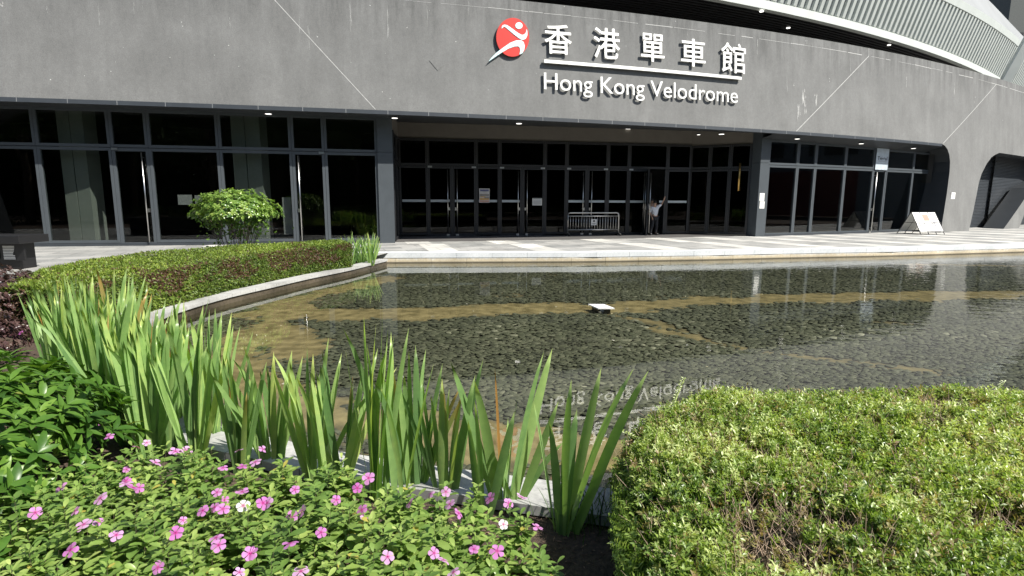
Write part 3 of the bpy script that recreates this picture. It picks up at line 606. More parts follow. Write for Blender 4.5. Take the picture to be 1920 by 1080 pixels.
def door(p00, p10, z1, hside, fm='frame', gm='glass', hl=(.12, None)):
    b, T, N_ = frame_rect(p00, p10, .01, z1, wd=.05, dp=.05, sill=.05); o = B(b.build('door', M[fm])); pane(p00, p10, .01, z1, T, N_, o, M[gm])
    a = np.array([*p00, 0]); c = np.array([*p10, 0]); q = (c - T*.2) if hside > 0 else (a + T*.2); h = MB(); z2 = (hl[1] or z1)-.14
    h.tube([q-N_*.12+np.array([0,0,hl[0]]), q-N_*.12+np.array([0,0,z2])], .02, 10)
    for zz in (hl[0]+.15, 1.2, z2-.15): h.tube([q-N_*.12+np.array([0,0,zz]), q-N_*.0+np.array([0,0,zz])], .012, 6)
    C2(h.build('handle', M['steel'], None, True), o)
    hg = MB(); e = (a + T*.1) if hside > 0 else (c - T*.1); hg.obox(e-N_*.06+np.array([0,0,z1-.03]), T*.09, N_*.02, (0,0,.035)); hg.obox(q-N_*.055+np.array([0,0,.05]), T*.06, N_*.012, (0,0,.04)); hg.obox(q-N_*.06+T*(.06 if hside>0 else -.06)+np.array([0,0,1.16]), T*.035, N_*.02, (0,0,.06)); C2(hg.build('fitting', M['steel']), o); return o, T, N_
ZTL = z_at(711, 287, gp(COLL[0], 0, OFL)); ZTR = z_at(1444, 309, gp(COLR[1], 0, OFR)); print('transom', ZTL, ZTR)
LX = [hx(p, 277, OFL) for p in (-75, 70, 209.5, 279.5, 411.5, 547, 608.5)] + [COLL[0]]
for i, (a, b) in enumerate(zip(LX[:-1], LX[1:])):
    pa, pb = gp(a, 0, OFL)[:2], gp(b, 0, OFL)[:2]; window(pa, pb, ZTL+.01, zh(a)+.0)
    if i in (2, 5): door(pa, pb, ZTL-.01, 1 if i == 2 else -1)
    else: window(pa, pb, .1 if i != 0 else .1, ZTL-.01)
RX = [COLR[1]] + [hx(p, 314, OFR) for p in (1493.5, 1527, 1583, 1636.5, 1661, 1711)] + [hx(1762, 330, OFR)+.35]
for i, (a, b) in enumerate(zip(RX[:-1], RX[1:])):
    pa, pb = gp(a, 0, OFR)[:2], gp(b, 0, OFR)[:2]; window(pa, pb, ZTR+.01, zh(a))
    if i == 4: door(pa, pb, ZTR-.01, -1)
    else: window(pa, pb, .05, ZTR-.01)
sb = MB()
for XX, of in ((LX, OFL), (RX, OFR)):
    for a, b in zip(XX[:-1], XX[1:]): sb.bar(gp(a, .045, of+.02), gp(b, .045, of+.02), (0, .0, .045), (.0, .09, 0))
B(sb.build('plinth', M['dark_metal']))
# columns beside the recess
for (xa, xb), of in ((COLL, OFL), (COLR, OFR)):
    A0 = gp(xa, 0, of-.12); A1 = gp(xb, 0, of-.12); A2 = gp(xb, 0, of+.45); A3 = gp(xa, 0, of+.45); cb = MB()
    for z0, z1 in ((0, 3.18), (3.19, zh(xa)+.3)): cb.add([(*p[:2], z0) for p in (A0, A1, A2, A3)] + [(*p[:2], z1) for p in (A0, A1, A2, A3)], [(0,3,2,1),(4,5,6,7),(0,1,5,4),(1,2,6,5),(2,3,7,6),(3,0,4,7)])
    B(cb.build('column', M['frame']))
# entrance screen in the recess
def dx_(px, py): return onv(px, py, DA, DB)[:2]
DX = [DA] + [dx_(p, 310) for p in (801.3, 892.5, 936.6, 1021.5, 1062.4, 1139.5, 1179, 1251)] + [DB]; ZD = z_at(893, 312, dx_(893, 312)); print('door transom', ZD)
dv = DB-DA; dv = dv/np.linalg.norm(dv); dn = np.array([-dv[1], dv[0]])
fm = MB()
def film(p, q, z=1.50):
    T = np.array([*(q-p), 0]); L = np.linalg.norm(T); T /= L; N_ = np.array([-T[1], T[0], 0]); c = (np.array([*p, z])+np.array([*q, z]))/2; fm.obox(c-N_*.014, T*(L/2-.11), N_*.001, (0, 0, .05))
for i, (p, q) in enumerate(zip(DX[:-1], DX[1:])):
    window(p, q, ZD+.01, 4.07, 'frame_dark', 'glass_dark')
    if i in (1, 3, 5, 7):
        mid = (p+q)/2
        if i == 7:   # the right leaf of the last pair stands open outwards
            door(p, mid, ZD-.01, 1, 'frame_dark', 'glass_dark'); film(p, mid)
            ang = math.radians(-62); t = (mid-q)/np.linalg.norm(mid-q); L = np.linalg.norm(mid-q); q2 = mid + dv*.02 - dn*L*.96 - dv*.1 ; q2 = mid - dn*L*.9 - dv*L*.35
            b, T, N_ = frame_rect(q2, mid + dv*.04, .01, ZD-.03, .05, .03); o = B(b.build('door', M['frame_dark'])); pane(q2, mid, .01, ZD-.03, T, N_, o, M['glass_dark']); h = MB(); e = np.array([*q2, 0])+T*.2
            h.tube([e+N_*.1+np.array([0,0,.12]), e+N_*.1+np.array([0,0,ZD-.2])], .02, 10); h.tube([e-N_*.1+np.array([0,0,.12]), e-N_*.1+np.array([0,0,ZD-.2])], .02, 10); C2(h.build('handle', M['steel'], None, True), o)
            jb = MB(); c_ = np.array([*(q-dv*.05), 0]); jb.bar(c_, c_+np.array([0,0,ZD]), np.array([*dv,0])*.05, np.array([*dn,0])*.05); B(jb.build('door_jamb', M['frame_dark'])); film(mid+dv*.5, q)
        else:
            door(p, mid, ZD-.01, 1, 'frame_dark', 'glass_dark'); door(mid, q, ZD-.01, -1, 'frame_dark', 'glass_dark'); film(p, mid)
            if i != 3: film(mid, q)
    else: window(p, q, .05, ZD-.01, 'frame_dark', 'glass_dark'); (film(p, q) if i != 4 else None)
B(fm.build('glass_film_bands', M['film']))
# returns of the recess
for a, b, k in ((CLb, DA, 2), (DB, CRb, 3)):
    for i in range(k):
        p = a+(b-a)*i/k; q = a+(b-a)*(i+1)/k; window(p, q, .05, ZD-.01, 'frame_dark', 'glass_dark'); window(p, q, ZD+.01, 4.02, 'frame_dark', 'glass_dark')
p = onv(1395, 330, DB, CRb); gh = MB(); nn = np.array([-.25, -.1, 0]); gh.tube([(p[0]+nn[0], p[1]+nn[1], z_at(1394, 358, p)), (p[0]+nn[0], p[1]+nn[1], z_at(1397, 306, p))], .045, 10); B(gh.build('brass_handle', M['gold'], None, True))
# dim interior
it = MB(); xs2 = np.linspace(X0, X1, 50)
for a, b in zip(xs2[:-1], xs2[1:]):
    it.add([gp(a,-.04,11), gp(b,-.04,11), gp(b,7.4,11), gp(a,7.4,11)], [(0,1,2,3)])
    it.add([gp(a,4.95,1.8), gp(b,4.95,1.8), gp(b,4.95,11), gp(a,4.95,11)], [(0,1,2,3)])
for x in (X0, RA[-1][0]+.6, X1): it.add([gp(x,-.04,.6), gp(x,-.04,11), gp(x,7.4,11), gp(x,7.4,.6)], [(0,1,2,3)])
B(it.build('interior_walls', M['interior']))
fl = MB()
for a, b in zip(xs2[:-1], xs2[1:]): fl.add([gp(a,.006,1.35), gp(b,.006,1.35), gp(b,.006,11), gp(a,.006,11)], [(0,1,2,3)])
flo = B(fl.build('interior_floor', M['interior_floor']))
for px0, px1, py in ((120, 172, 450), (440, 496, 450)):
    a = onz(px0, py, 0); b = onz(px1, py-.0, 0); c = (a+b)/2; wd = np.linalg.norm(b-a)/2; sc_ = gp(hx((px0+px1)/2, 400, OFL+.35), 0, OFL+.35); wd *= sc_[1]/c[1]; c = sc_; yc_ = c[1]+.38; k = MB(); k.obox((c[0]-wd*.5, yc_, 2.4), (wd*.44, 0, 0), (0, .3, 0), (0, 0, 2.4)); k.obox((c[0]+wd*.48, yc_+.01, 2.4), (wd*.48, 0, 0), (0, .3, 0), (0, 0, 2.4)); B(k.build('interior_column', M['interior_col']))
# interior posters and café furniture seen dimly through the glass
pz = MB()
for a in ((331, 358, 365, 384), (363, 378, 366, 384), (528, 545, 370, 440)):
    d0 = hx(a[0], a[2], OFL+.12); d1 = hx(a[1], a[2], OFL+.12); q = gp(d0, 0, OFL+.12); z1 = z_at(a[0], a[2], q); z0 = z_at(a[0], a[3], q); pz.add([gp(d0, z0, OFL+.2), gp(d1, z0, OFL+.2), gp(d1, z1, OFL+.2), gp(d0, z1, OFL+.2)], [(0,1,2,3)])
B(pz.build('interior_posters', M['grey_cladding']))
# side-entrance shutters in the two right openings
shm = MB()
for xa, xb in ((O2L[0][0]-.5, O2R[0][0]+.8), (O3[0][0]-.5, O3[3][0]+2)):
    for zz in np.arange(.0, 4.6, .09):
        a = gp(xa, zz, 1.02); b = gp(xb, zz, 1.02); shm.add([a, b, b+np.array([0,0,.06]), a+np.array([0,0,.06])], [(0,1,2,3)]); shm.add([a+np.array([0,.0,.06]), b+np.array([0,.0,.06]), b+np.array([-.02,.05,.09]), a+np.array([-.02,.05,.09])], [(0,1,2,3)])
B(shm.build('louvred_shutter', M['dark_metal']))
# ------------------------------------------------------------------ sign lettering
def text_mesh(body, size=1., extrude=.02, offset=0.):
    cu = bpy.data.curves.new('t', 'FONT'); cu.body = body; cu.size = size; cu.extrude = extrude; cu.offset = offset; cu.resolution_u = 6; o = bpy.data.objects.new('t', cu); COL.objects.link(o); bpy.context.view_layer.update()
    me = bpy.data.meshes.new_from_object(o.evaluated_get(bpy.context.evaluated_depsgraph_get())); bpy.data.objects.remove(o); bpy.data.curves.remove(cu); return me
def text_on_wall(body, xa, xb, za, zb, stand, thick, offset=0., shear=0, refz=None):
    "fit the glyph box to xa..xb (param x) and za..zb on the facade; refz: fit z by the height of these glyphs"
    me = text_mesh(body, 1., .5, offset); V = np.array([v.co[:] for v in me.vertices]); lo, hi = V.min(0), V.max(0)
    if refz:
        r = text_mesh(refz, 1., .5, offset); RV = np.array([v.co[:] for v in r.vertices]); lz, hz = RV[:, 1].min(), RV[:, 1].max()
    else: lz, hz = lo[1], hi[1]
    for v in me.vertices:
        u = (v.co.x-lo[0])/(hi[0]-lo[0]); q = (v.co.y-lz)/(hz-lz); ww = v.co.z+.5
        v.co = Vector(fs(xa+(xb-xa)*u, za+(zb-za)*q, -stand-thick*ww))
    me.update(); return me
sg = empty('building_sign', tuple(fs(*hit(1016, 168)))); tag(sg, 'raised white metal lettering naming the velodrome in Chinese and English', 'sign')
xa, zb_ = hit(1018, 137); _, za_ = hit(1016, 168); xb, ze = hit(1380, 191); print('text z', za_, ze, zb_)
me = text_on_wall('Hong Kong Velodrome', xa, xb, za_, zb_, .075, .03, .0, refz='H'); child_at(link('english_lettering', me, None, M['letter']), sg)
cj = []
for ch, x0, x1, y0, y1 in (('香',1019,1070,47,103),('港',1111,1160,54,111),('單',1199,1243,64.5,117),('車',1274,1320,74,126),('館',1349,1395,82,138)):
    xm = (x0+x1)/2; _, z1 = hit(xm, y0); _, z0 = hit(xm, y1); xa_, xb_ = hit(x0, (y0+y1)/2)[0], hit(x1, (y0+y1)/2)[0]; e_x = (xb_-xa_)*.010
    for k_, (ox, oz) in enumerate(((-1, 0), (1, 0), (0, .8), (0, -.8))): cj.append(text_on_wall(ch, xa_+e_x*(1+ox), xb_-e_x*(1-ox), z0+e_x*(1+oz), z1-e_x*(1-oz), .070+.0012*k_, .03, 0.))
bmj = bmesh.new()
for me in cj: bmj.from_mesh(me)
mj = bpy.data.meshes.new('chinese_lettering'); bmj.to_mesh(mj); bmj.free(); child_at(link('chinese_lettering', mj, None, M['letter']), sg)
ul = MB(); a = hit(1018, 114.5); b = hit(1386, 149.5); print('bar z', a[1], b[1]); za = (a[1]+b[1])/2
for i in range(12):
    u0 = a[0]+(b[0]-a[0])*i/12; u1 = a[0]+(b[0]-a[0])*(i+1)/12; P = []
    for z in (za-.055, za+.055): P += [fs(u0, z, -.14), fs(u1, z, -.14), fs(u1, z, -.06), fs(u0, z, -.06)]
    f = [(0,3,2,1),(4,5,6,7),(0,1,5,4),(2,3,7,6)] + ([(3,0,4,7)] if i == 0 else []) + ([(1,2,6,5)] if i == 11 else []); ul.add(P, f)
child_at(ul.build('underline_bar', M['letter']), sg)
def plate(P, o0, o1, m, name, par):
    "flat plate cut to an outline of (x, z) wall points"
    bm = bmesh.new(); vs = [bm.verts.new((p[0], p[1], 0)) for p in P]; f = bm.faces.new(vs); r = bmesh.ops.triangulate(bm, faces=[f]); ex = bmesh.ops.extrude_face_region(bm, geom=bm.faces[:]); nv = [v for v in ex['geom'] if isinstance(v, bmesh.types.BMVert)]
    for v in nv: v.co.z = 1
    for v in bm.verts: v.co = Vector(fs(v.co.x, v.co.y, -(o0+(o1-o0)*v.co.z)))
    bmesh.ops.recalc_face_normals(bm, faces=bm.faces[:]); me = bpy.data.meshes.new(name); bm.to_mesh(me); bm.free(); return child_at(link(name, me, None, m), par)
def zc(x, y): return hit(880+x/6.4, 20+y/6.4)
lg = empty('round_logo_sign', tuple(fs(*zc(510, 330)))); tag(lg, 'red disc emblem with a pale blue leaping figure left of the lettering', 'emblem')
plate([zc(512+197*math.cos(t), 328+232*math.sin(t)) for t in np.linspace(0, 2*math.pi, 48, endpoint=False)], .07, .10, M['red'], 'disc', lg)
plate([zc(585+43*math.cos(t), 190+40*math.sin(t)) for t in np.linspace(0, 2*math.pi, 24, endpoint=False)], .101, .112, M['pale_blue'], 'figure_head', lg)
def sm(P): return [tuple(q) for q in smooth_poly(P + [P[0]], 4)[:-1]]
plate([zc(*q) for q in sm([(378,228),(383,196),(405,180),(440,184),(480,208),(530,245),(580,280),(622,300),(655,288),(670,262),(675,232),(685,262),(684,310),(665,345),(635,360),(600,350),(550,315),(500,275),(450,232),(415,206),(396,210)])], .101, .112, M['pale_blue'], 'figure_arms', lg)
plate([zc(*q) for q in [(222,620),(255,575),(320,510),(400,450),(480,395),(550,367),(610,364),(640,385),(655,430),(648,480),(625,520),(590,537),(600,490),(595,455),(575,436),(530,440),(460,465),(380,512),(300,565)]], .101, .112, M['pale_blue'], 'figure_legs', lg)
plate([hit(805,114), hit(818,104), hit(833,121), hit(821,133)], .0, .012, M['wall'], 'access_panel', bld)
# small plaque on the render
c = hit(1786.5, 367); pl = empty('wall_plaque', tuple(fs(*c))); tag(pl, 'small white plaque on the grey wall beside the right arch', 'plaque')
pb = MB(); t3 = np.array([nin(c[0])[1], -nin(c[0])[0], 0]); n3 = np.array([*nin(c[0]), 0]); pb.obox(fs(c[0], c[1], -.012), t3*.21, n3*.01, (0, 0, .17)); child_at(pb.build('plate', M['white']), pl)
pb = MB()
for k in range(4): pb.obox(fs(c[0], c[1]+.1-.055*k, -.026)+t3*(.0 if k < 3 else -.05), t3*(.14 if k < 3 else .08), n3*.001, (0, 0, .012))
child_at(pb.build('printed_lines', M['grey_cladding']), pl)
# ================================================================== PLANTS
def rot_rand(N, r, up=.5):
    d = r.normal(0, 1, (N, 3)); d /= np.linalg.norm(d, axis=1)[:, None]; d[:, 2] = np.abs(d[:, 2])*(1-up)+up*r.random(N); return d/np.linalg.norm(d, axis=1)[:, None]
def unit(a): return a/(np.linalg.norm(a, axis=-1, keepdims=True)+1e-9)
def leaves(C, D, Nn, L, W, v, b=None, fold=.25, curl=.15, shape='ovate'):
    "leaf meshes: base points C, pointing along D, facing Nn; L, W arrays"
    C = np.asarray(C); N = len(C); D = unit(D); S = unit(np.cross(D, Nn)); U = np.cross(S, D); L = np.broadcast_to(L, N)[:, None]; W = np.broadcast_to(W, N)[:, None]
    if shape == 'lo':
        prof = [(0, 0), (.45, 1), (1, 0)]
    elif shape == 'obovate': prof = [(0, .08), (.3, .6), (.62, 1), (.88, .72), (1, 0)]
    else: prof = [(0, .06), (.25, .8), (.5, 1), (.78, .62), (1, 0)]
    P = []; rows = []
    for t, w_ in prof:
        cz = -curl*t*t
        m_ = C + D*L*t + U*L*cz
        if w_ == 0: rows.append([len(P)]); P.append(m_)
        else:
            rows.append([len(P), len(P)+1, len(P)+2]); e = W*w_/2; P += [m_ - S*e + U*e*fold*1.2, m_, m_ + S*e + U*e*fold*1.2]
    F3 = []
    for a, b_ in zip(rows[:-1], rows[1:]):
        if len(a) == 1 and len(b_) == 3: F3 += [(a[0], b_[1], b_[0]), (a[0], b_[2], b_[1])]
        elif len(a) == 3 and len(b_) == 1: F3 += [(a[0], a[1], b_[0]), (a[1], a[2], b_[0])]
        else: F3 += [(a[0], a[1], b_[1]), (a[0], b_[1], b_[0]), (a[1], a[2], b_[2]), (a[1], b_[2], b_[1])]
    P = np.stack(P, 1); k = P.shape[1]; V = P.reshape(-1, 3); Fc = (np.array(F3)[None] + (np.arange(N)*k)[:, None, None]).reshape(-1, 3)
    return V, Fc, np.repeat(np.broadcast_to(v, N), k), np.repeat(np.broadcast_to(0. if b is None else b, N), k)
def join(parts):
    off = 0; V = []; Fc = []; a = []; b = []
    for p in parts: V.append(p[0]); Fc.append(p[1]+off); a.append(p[2]); b.append(p[3]); off += len(p[0])
    return np.concatenate(V), np.concatenate(Fc), np.concatenate(a), np.concatenate(b)
def plant_obj(name, parts, m, parent=None, origin=None, smooth=True):
    V, Fc, a, b = join(parts); o0 = np.array(origin if origin is not None else (0, 0, 0)); o = link(name, npmesh(name, V-o0, Fc, {'v': a, 'b': b}), parent, m, smooth)
    if origin is not None and parent is None: o.location = origin
    return o
def sticks(A, Bp, r):
    "thin three-sided twigs from A to Bp"
    A = np.asarray(A); Bp = np.asarray(Bp); D = unit(Bp-A); S = unit(np.cross(D, np.array([.3, .2, .9]))); T = np.cross(D, S); N = len(A); r = np.broadcast_to(r, N)[:, None]
    P = []
    for q, k in ((A, 1.), (Bp, .5)):
        for g_ in (0, 2.09, 4.19): P.append(q + (S*math.cos(g_)+T*math.sin(g_))*r*k)
    V = np.stack(P, 1).reshape(-1, 3); F3 = []
    for i in range(3): j = (i+1) % 3; F3 += [(i, j, 3+j), (i, 3+j, 3+i)]
    Fc = (np.array(F3)[None] + (np.arange(N)*6)[:, None, None]).reshape(-1, 3); return V, Fc, np.zeros(len(V)), np.zeros(len(V))
LM = {}
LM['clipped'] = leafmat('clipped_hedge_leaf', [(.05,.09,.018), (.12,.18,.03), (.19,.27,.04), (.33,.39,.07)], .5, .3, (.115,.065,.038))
LM['near'] = leafmat('box_hedge_leaf', [(.07,.13,.025), (.16,.25,.05), (.29,.38,.09), (.52,.58,.26)], .36, .32, (.30,.19,.11), .5)
LM['iris'] = leafmat('iris_blade', [(.13,.24,.085), (.22,.36,.12), (.33,.48,.16), (.52,.62,.19)], .36, .36, (.42,.22,.07), .45)
LM['vinca'] = leafmat('periwinkle_leaf', [(.08,.15,.035), (.15,.25,.055), (.26,.36,.09), (.42,.50,.16)], .35, .3, (.4,.36,.08), .5)
LM['shrub'] = leafmat('broad_glossy_leaf', [(.03,.08,.014), (.055,.13,.02), (.10,.20,.03), (.18,.30,.05)], .34, .3, (.3,.3,.08), .35)
LM['round'] = leafmat('round_shrub_leaf', [(.045,.10,.025), (.09,.18,.04), (.18,.29,.06), (.32,.43,.10)], .25, .3, (.3,.3,.08), .6)
LM['purple'] = leafmat('purple_shrub_leaf', [(.03,.017,.019), (.055,.03,.03), (.09,.05,.045), (.14,.10,.08)], .3, .2, (.10,.09,.03), .55)
LM['tree'] = leafmat('tree_leaf', [(.016,.032,.010), (.028,.052,.014), (.045,.075,.02)], .8, .12, None, .1, 2.)
LM['grass'] = leafmat('grass_blade', [(.04,.09,.02), (.09,.17,.04)], .5, .3)
petal = leafmat('pink_petal', [(.50,.13,.45), (.60,.25,.58), (.68,.42,.69), (.82,.80,.83)], .6, .35, (.42,.01,.20), .2, 60.)
core = pbr('hedge_core', (.022, .018, .010), .95, 0, .5, 25)  # dark filler for hedge insides, added to stop light showing through
# -------- clipped hedge along the left side of the pool
def hedge_path():
    fr = np.array([(-4.05,13.95),(-4.55,13.0),(-5.0,11.6),(-5.3,9.9),(-5.45,8.3),(-5.35,7.1),(-5.0,6.3)]); bk_ = np.array([(-4.7,15.1),(-6.1,13.9),(-7.1,12.7),(-7.75,11.0),(-7.6,9.3),(-7.1,8.0),(-6.5,7.0)]); return smooth_poly(fr, 10), smooth_poly(bk_, 10)
HF, HB = hedge_path(); ht = .47
hd = empty('clipped_hedge', (-5.8, 10.5, -.2)); tag(hd, 'long curved clipped hedge with brown patches behind the left pool rim', 'hedge')
r = np.random.default_rng(3); NT = 30000; u = r.random(NT)*(len(HF)-1.001); i = u.astype(int); f = (u-i)[:, None]; a = HF[i]*(1-f)+HF[i+1]*f; b = HB[i]*(1-f)+HB[i+1]*f; s = r.random(NT)[:, None]
edge = np.minimum(s, 1-s)[:, 0]; zt = ht - .10*np.exp(-edge/.05) + .03*(vnoise(a*(1-s)+b*s, 2.2, 4)-.5)
Pt = np.c_[a*(1-s)+b*s, zt - r.random(NT)**2*.07]; Nt = np.c_[r.normal(0, .35, (NT, 2)), np.ones(NT)]
NS = 34000; u = r.random(NS)*(len(HF)-1.001); i = u.astype(int); f = (u-i)[:, None]; a = HF[i]*(1-f)+HF[i+1]*f; out = a - (HB[i]*(1-f)+HB[i+1]*f); out = unit(out); zz = -.18+r.random(NS)*(ht+.16)
bulge = .07*np.sin(np.clip((zz+.2)/(ht+.2), 0, 1)*math.pi)[:, None] + .05*(vnoise(np.c_[a.sum(1), zz*1.5], 3, 9)-.5)[:, None]
Ps = np.c_[a + out*(bulge - r.random((NS, 1))**2*.08), zz]; Ns = np.c_[out + r.normal(0, .4, (NS, 2)), np.full(NS, .35)]
# short end faces
NE = 5000; ends = []
for A_, B_2, sg_ in ((HF[0], HB[0], -1), (HF[-1], HB[-1], 1)):
    q = r.random((NE//2, 1)); pp = A_*(1-q)+B_2*q; tt = unit((HF[1]-HF[0]) if sg_ < 0 else (HF[-1]-HF[-2]))*sg_; ends.append((np.c_[pp + tt*(.05-r.random((NE//2, 1))**2*.08), -.18+r.random(NE//2)*(ht+.16)], np.c_[np.tile(tt, (NE//2, 1))+r.normal(0, .4, (NE//2, 2)), np.full(NE//2, .35)]))
Pa = np.concatenate([Pt, Ps]+[e[0] for e in ends]); Na = np.concatenate([Nt, Ns]+[e[1] for e in ends]); N = len(Pa); topf = np.r_[np.ones(NT), np.zeros(N-NT)]
D = unit(unit(Na)*.6 + r.normal(0, .6, (N, 3))); nz = .62*vnoise(Pa[:, :2]*1. + Pa[:, 2:3]*np.array([1.3, .8]), 1.6, 21)+.38*vnoise(Pa[:, :2]*1. + Pa[:, 2:3]*np.array([1.3, -1.8]), 7, 22); hb = (Pa[:, 2]+.2)/(ht+.2)
br = ((nz + .28*(hb-.62) - .34*topf - .6*np.clip((.5-hb)/.5, 0, 1)) > .565)*(r.random(N) < .66)*(1.) ; br = np.maximum(br, (r.random(N) < .06)*.8)
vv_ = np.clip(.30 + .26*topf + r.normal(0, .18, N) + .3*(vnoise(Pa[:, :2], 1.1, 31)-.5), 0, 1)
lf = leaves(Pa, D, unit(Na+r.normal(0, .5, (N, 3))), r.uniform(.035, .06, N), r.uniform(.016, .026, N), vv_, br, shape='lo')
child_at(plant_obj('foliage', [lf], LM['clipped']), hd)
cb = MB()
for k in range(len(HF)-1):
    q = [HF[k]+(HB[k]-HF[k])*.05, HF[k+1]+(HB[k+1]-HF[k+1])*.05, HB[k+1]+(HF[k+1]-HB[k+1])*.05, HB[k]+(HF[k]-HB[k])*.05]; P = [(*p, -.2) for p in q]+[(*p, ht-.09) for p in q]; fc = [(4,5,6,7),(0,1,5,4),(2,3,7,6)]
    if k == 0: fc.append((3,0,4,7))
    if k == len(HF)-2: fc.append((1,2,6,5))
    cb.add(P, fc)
child_at(cb.build('stems', core), hd)  # solid dark body under the leaves, added to block light, not modelled stems
# -------- near hedge at the lower right
HP = np.array([(.42,1.0),(.45,1.7),(.50,2.2),(.58,2.8),(.78,3.22),(1.2,3.50),(1.8,3.60),(2.6,3.60),(3.4,3.50),(4.6,3.4),(6.4,3.1),(6.6,1.0)])
def near_h(P):
    d = np.full(len(P), 1e9)
    for a, b in zip(HP[:-1], HP[1:]):
        if a[1] <= 1.01 and b[1] <= 1.01: continue
        ab = b-a; t = np.clip(((P-a)@ab)/(ab@ab), 0, 1); d = np.minimum(d, np.linalg.norm(P-(a+t[:, None]*ab), axis=1))
    return .375 - .14*np.exp(-d/.06) - .03*np.exp(-d/.3) + .07*(vnoise(P, 1.6, 41)-.5) + .05*(vnoise(P, 5, 42)-.5), d
nh = empty('box_hedge', (2.2, 2.4, -.2)); tag(nh, 'wide sunlit hedge of tiny leaves with dry twiggy gaps at the near pool side', 'hedge')
r = np.random.default_rng(5)
def near_pts(N, y0=1.0):
    P = np.c_[r.uniform(.4, 6.5, N*2), 1.0+2.6*r.random(N*2)**1.15]; P = P[inpoly(P, HP) & (P[:, 0] < P[:, 1]*1.6+1.4)]; return P
P2 = near_pts(84000); z, d = near_h(P2); N = len(P2); gap = .8*vnoise(P2, 3.4, 51) + .3*vnoise(P2+9, 1.3, 53) + .45*vnoise(P2, 10, 52); gapm = np.clip((gap-.98)/.14, 0, 1)*(d > .12)
keep = r.random(N) > gapm*.72; P2, z, d, gapm = P2[keep], z[keep], d[keep], gapm[keep]; N = len(P2)
# sprigs: small shoots of paired leaves
ax = unit(np.c_[r.normal(.38, .42, N), r.normal(.0, .42, N), np.full(N, .75)]); sl2 = r.uniform(.03, .085, N)*(1+.35*(r.random(N) < .06)); base = np.c_[P2, z - .05 - .10*gapm*r.random(N) - r.random(N)**2*.05]
keepf = r.random(N) < .30; base, ax, sl2, g1 = base[keepf], ax[keepf], sl2[keepf], gapm[keepf]; N = len(base); parts = []; col = np.clip(r.normal(.46, .22, N) + .6*(vnoise(base[:, :2], 2.3, 61)-.5) + .35*(vnoise(base[:, :2], 9, 62)-.5), 0, 1); brn = (r.random(N) < .16 + .4*g1)*r.uniform(.3, .9, N)
side = unit(np.cross(ax, r.normal(0, 1, (N, 3))))
for lv in range(6):
    t = (lv+.7)/6; k = r.random(N) < .92
    for sg_ in (-1, 1):
        sd = side if lv % 2 else unit(np.cross(ax, side)); dd = unit(sd*sg_*.85 + ax*.65 + r.normal(0, .18, (N, 3))); pos = base + ax*(sl2*t)[:, None]
        parts.append(leaves(pos[k], dd[k], unit(ax+r.normal(0, .25, (N, 3)))[k], (r.uniform(.022, .038, N)*(1.1-.3*t))[k], r.uniform(.0085, .0135, N)[k], np.clip(col+.15*t+r.normal(0, .08, N), 0, 1)[k], brn[k], shape='lo', fold=.3))
    if lv == 5: parts.append(leaves(base+ax*sl2[:, None], ax, side, .015, .006, np.clip(col+.3, 0, 1), brn*.6, shape='lo'))
# side wall towards the gap of soil
Nw = 3600; t = r.random(Nw); q = np.c_[np.interp(t, [0, .35, .7, 1], [.42, .46, .55, .8]), np.interp(t, [0, .35, .7, 1], [1.2, 1.9, 2.6, 3.1])]; zz = -.15+r.random(Nw)*.36; b2 = np.c_[q[:, 0]+.02+.10*r.random(Nw)+.07*(.2-zz)-.06*vnoise(np.c_[q[:, 1], zz], 6, 77), q[:, 1], zz]; ax2 = unit(np.c_[np.full(Nw, -.7), np.full(Nw, .25), np.full(Nw, .5)]+r.normal(0, .35, (Nw, 3))); sd = unit(np.cross(ax2, r.normal(0, 1, (Nw, 3)))); cw = np.clip(r.normal(.4, .18, Nw), 0, 1)
for lv in range(6):
    for sg_ in (-1, 1): parts.append(leaves(b2+ax2*(.012*lv), unit(sd*sg_+ax2*.6+r.normal(0, .2, (Nw, 3))), ax2, r.uniform(.02, .036, Nw), r.uniform(.008, .013, Nw), cw, None, shape='lo'))
child_at(plant_obj('foliage', parts, LM['near'], smooth=False), nh)
Pq = near_pts(27000); z, d = near_h(Pq); g2 = .8*vnoise(Pq, 3.4, 51) + .3*vnoise(Pq+9, 1.3, 53) + .45*vnoise(Pq, 10, 52); k = r.random(len(Pq)) < np.clip((g2-.90)/.2, .16, .5); Pq, z = Pq[k], z[k]; N = len(Pq); A_ = np.c_[Pq, z-.11]; Bq = A_ + unit(np.c_[r.normal(.15, .5, N), r.normal(0, .5, N), np.full(N, .7)])*r.uniform(.08, .17, N)[:, None]
child_at(plant_obj('twigs', [sticks(A_, Bq, r.uniform(.0009, .0023, N))], M['twig'], smooth=False), nh)
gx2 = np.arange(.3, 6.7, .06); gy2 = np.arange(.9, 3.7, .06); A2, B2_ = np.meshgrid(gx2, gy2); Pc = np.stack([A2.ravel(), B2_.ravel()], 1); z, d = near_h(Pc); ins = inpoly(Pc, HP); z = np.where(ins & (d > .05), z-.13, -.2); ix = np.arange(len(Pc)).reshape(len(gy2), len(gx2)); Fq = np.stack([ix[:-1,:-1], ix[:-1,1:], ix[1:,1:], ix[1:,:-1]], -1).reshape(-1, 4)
co = link('stems', npmesh('stems', np.c_[Pc, z], Fq[(ins & (d > .02))[Fq].any(1)]), None, core, True); child_at(co, nh)  # closed dark surface below the leaves, added as a light block, not single stems
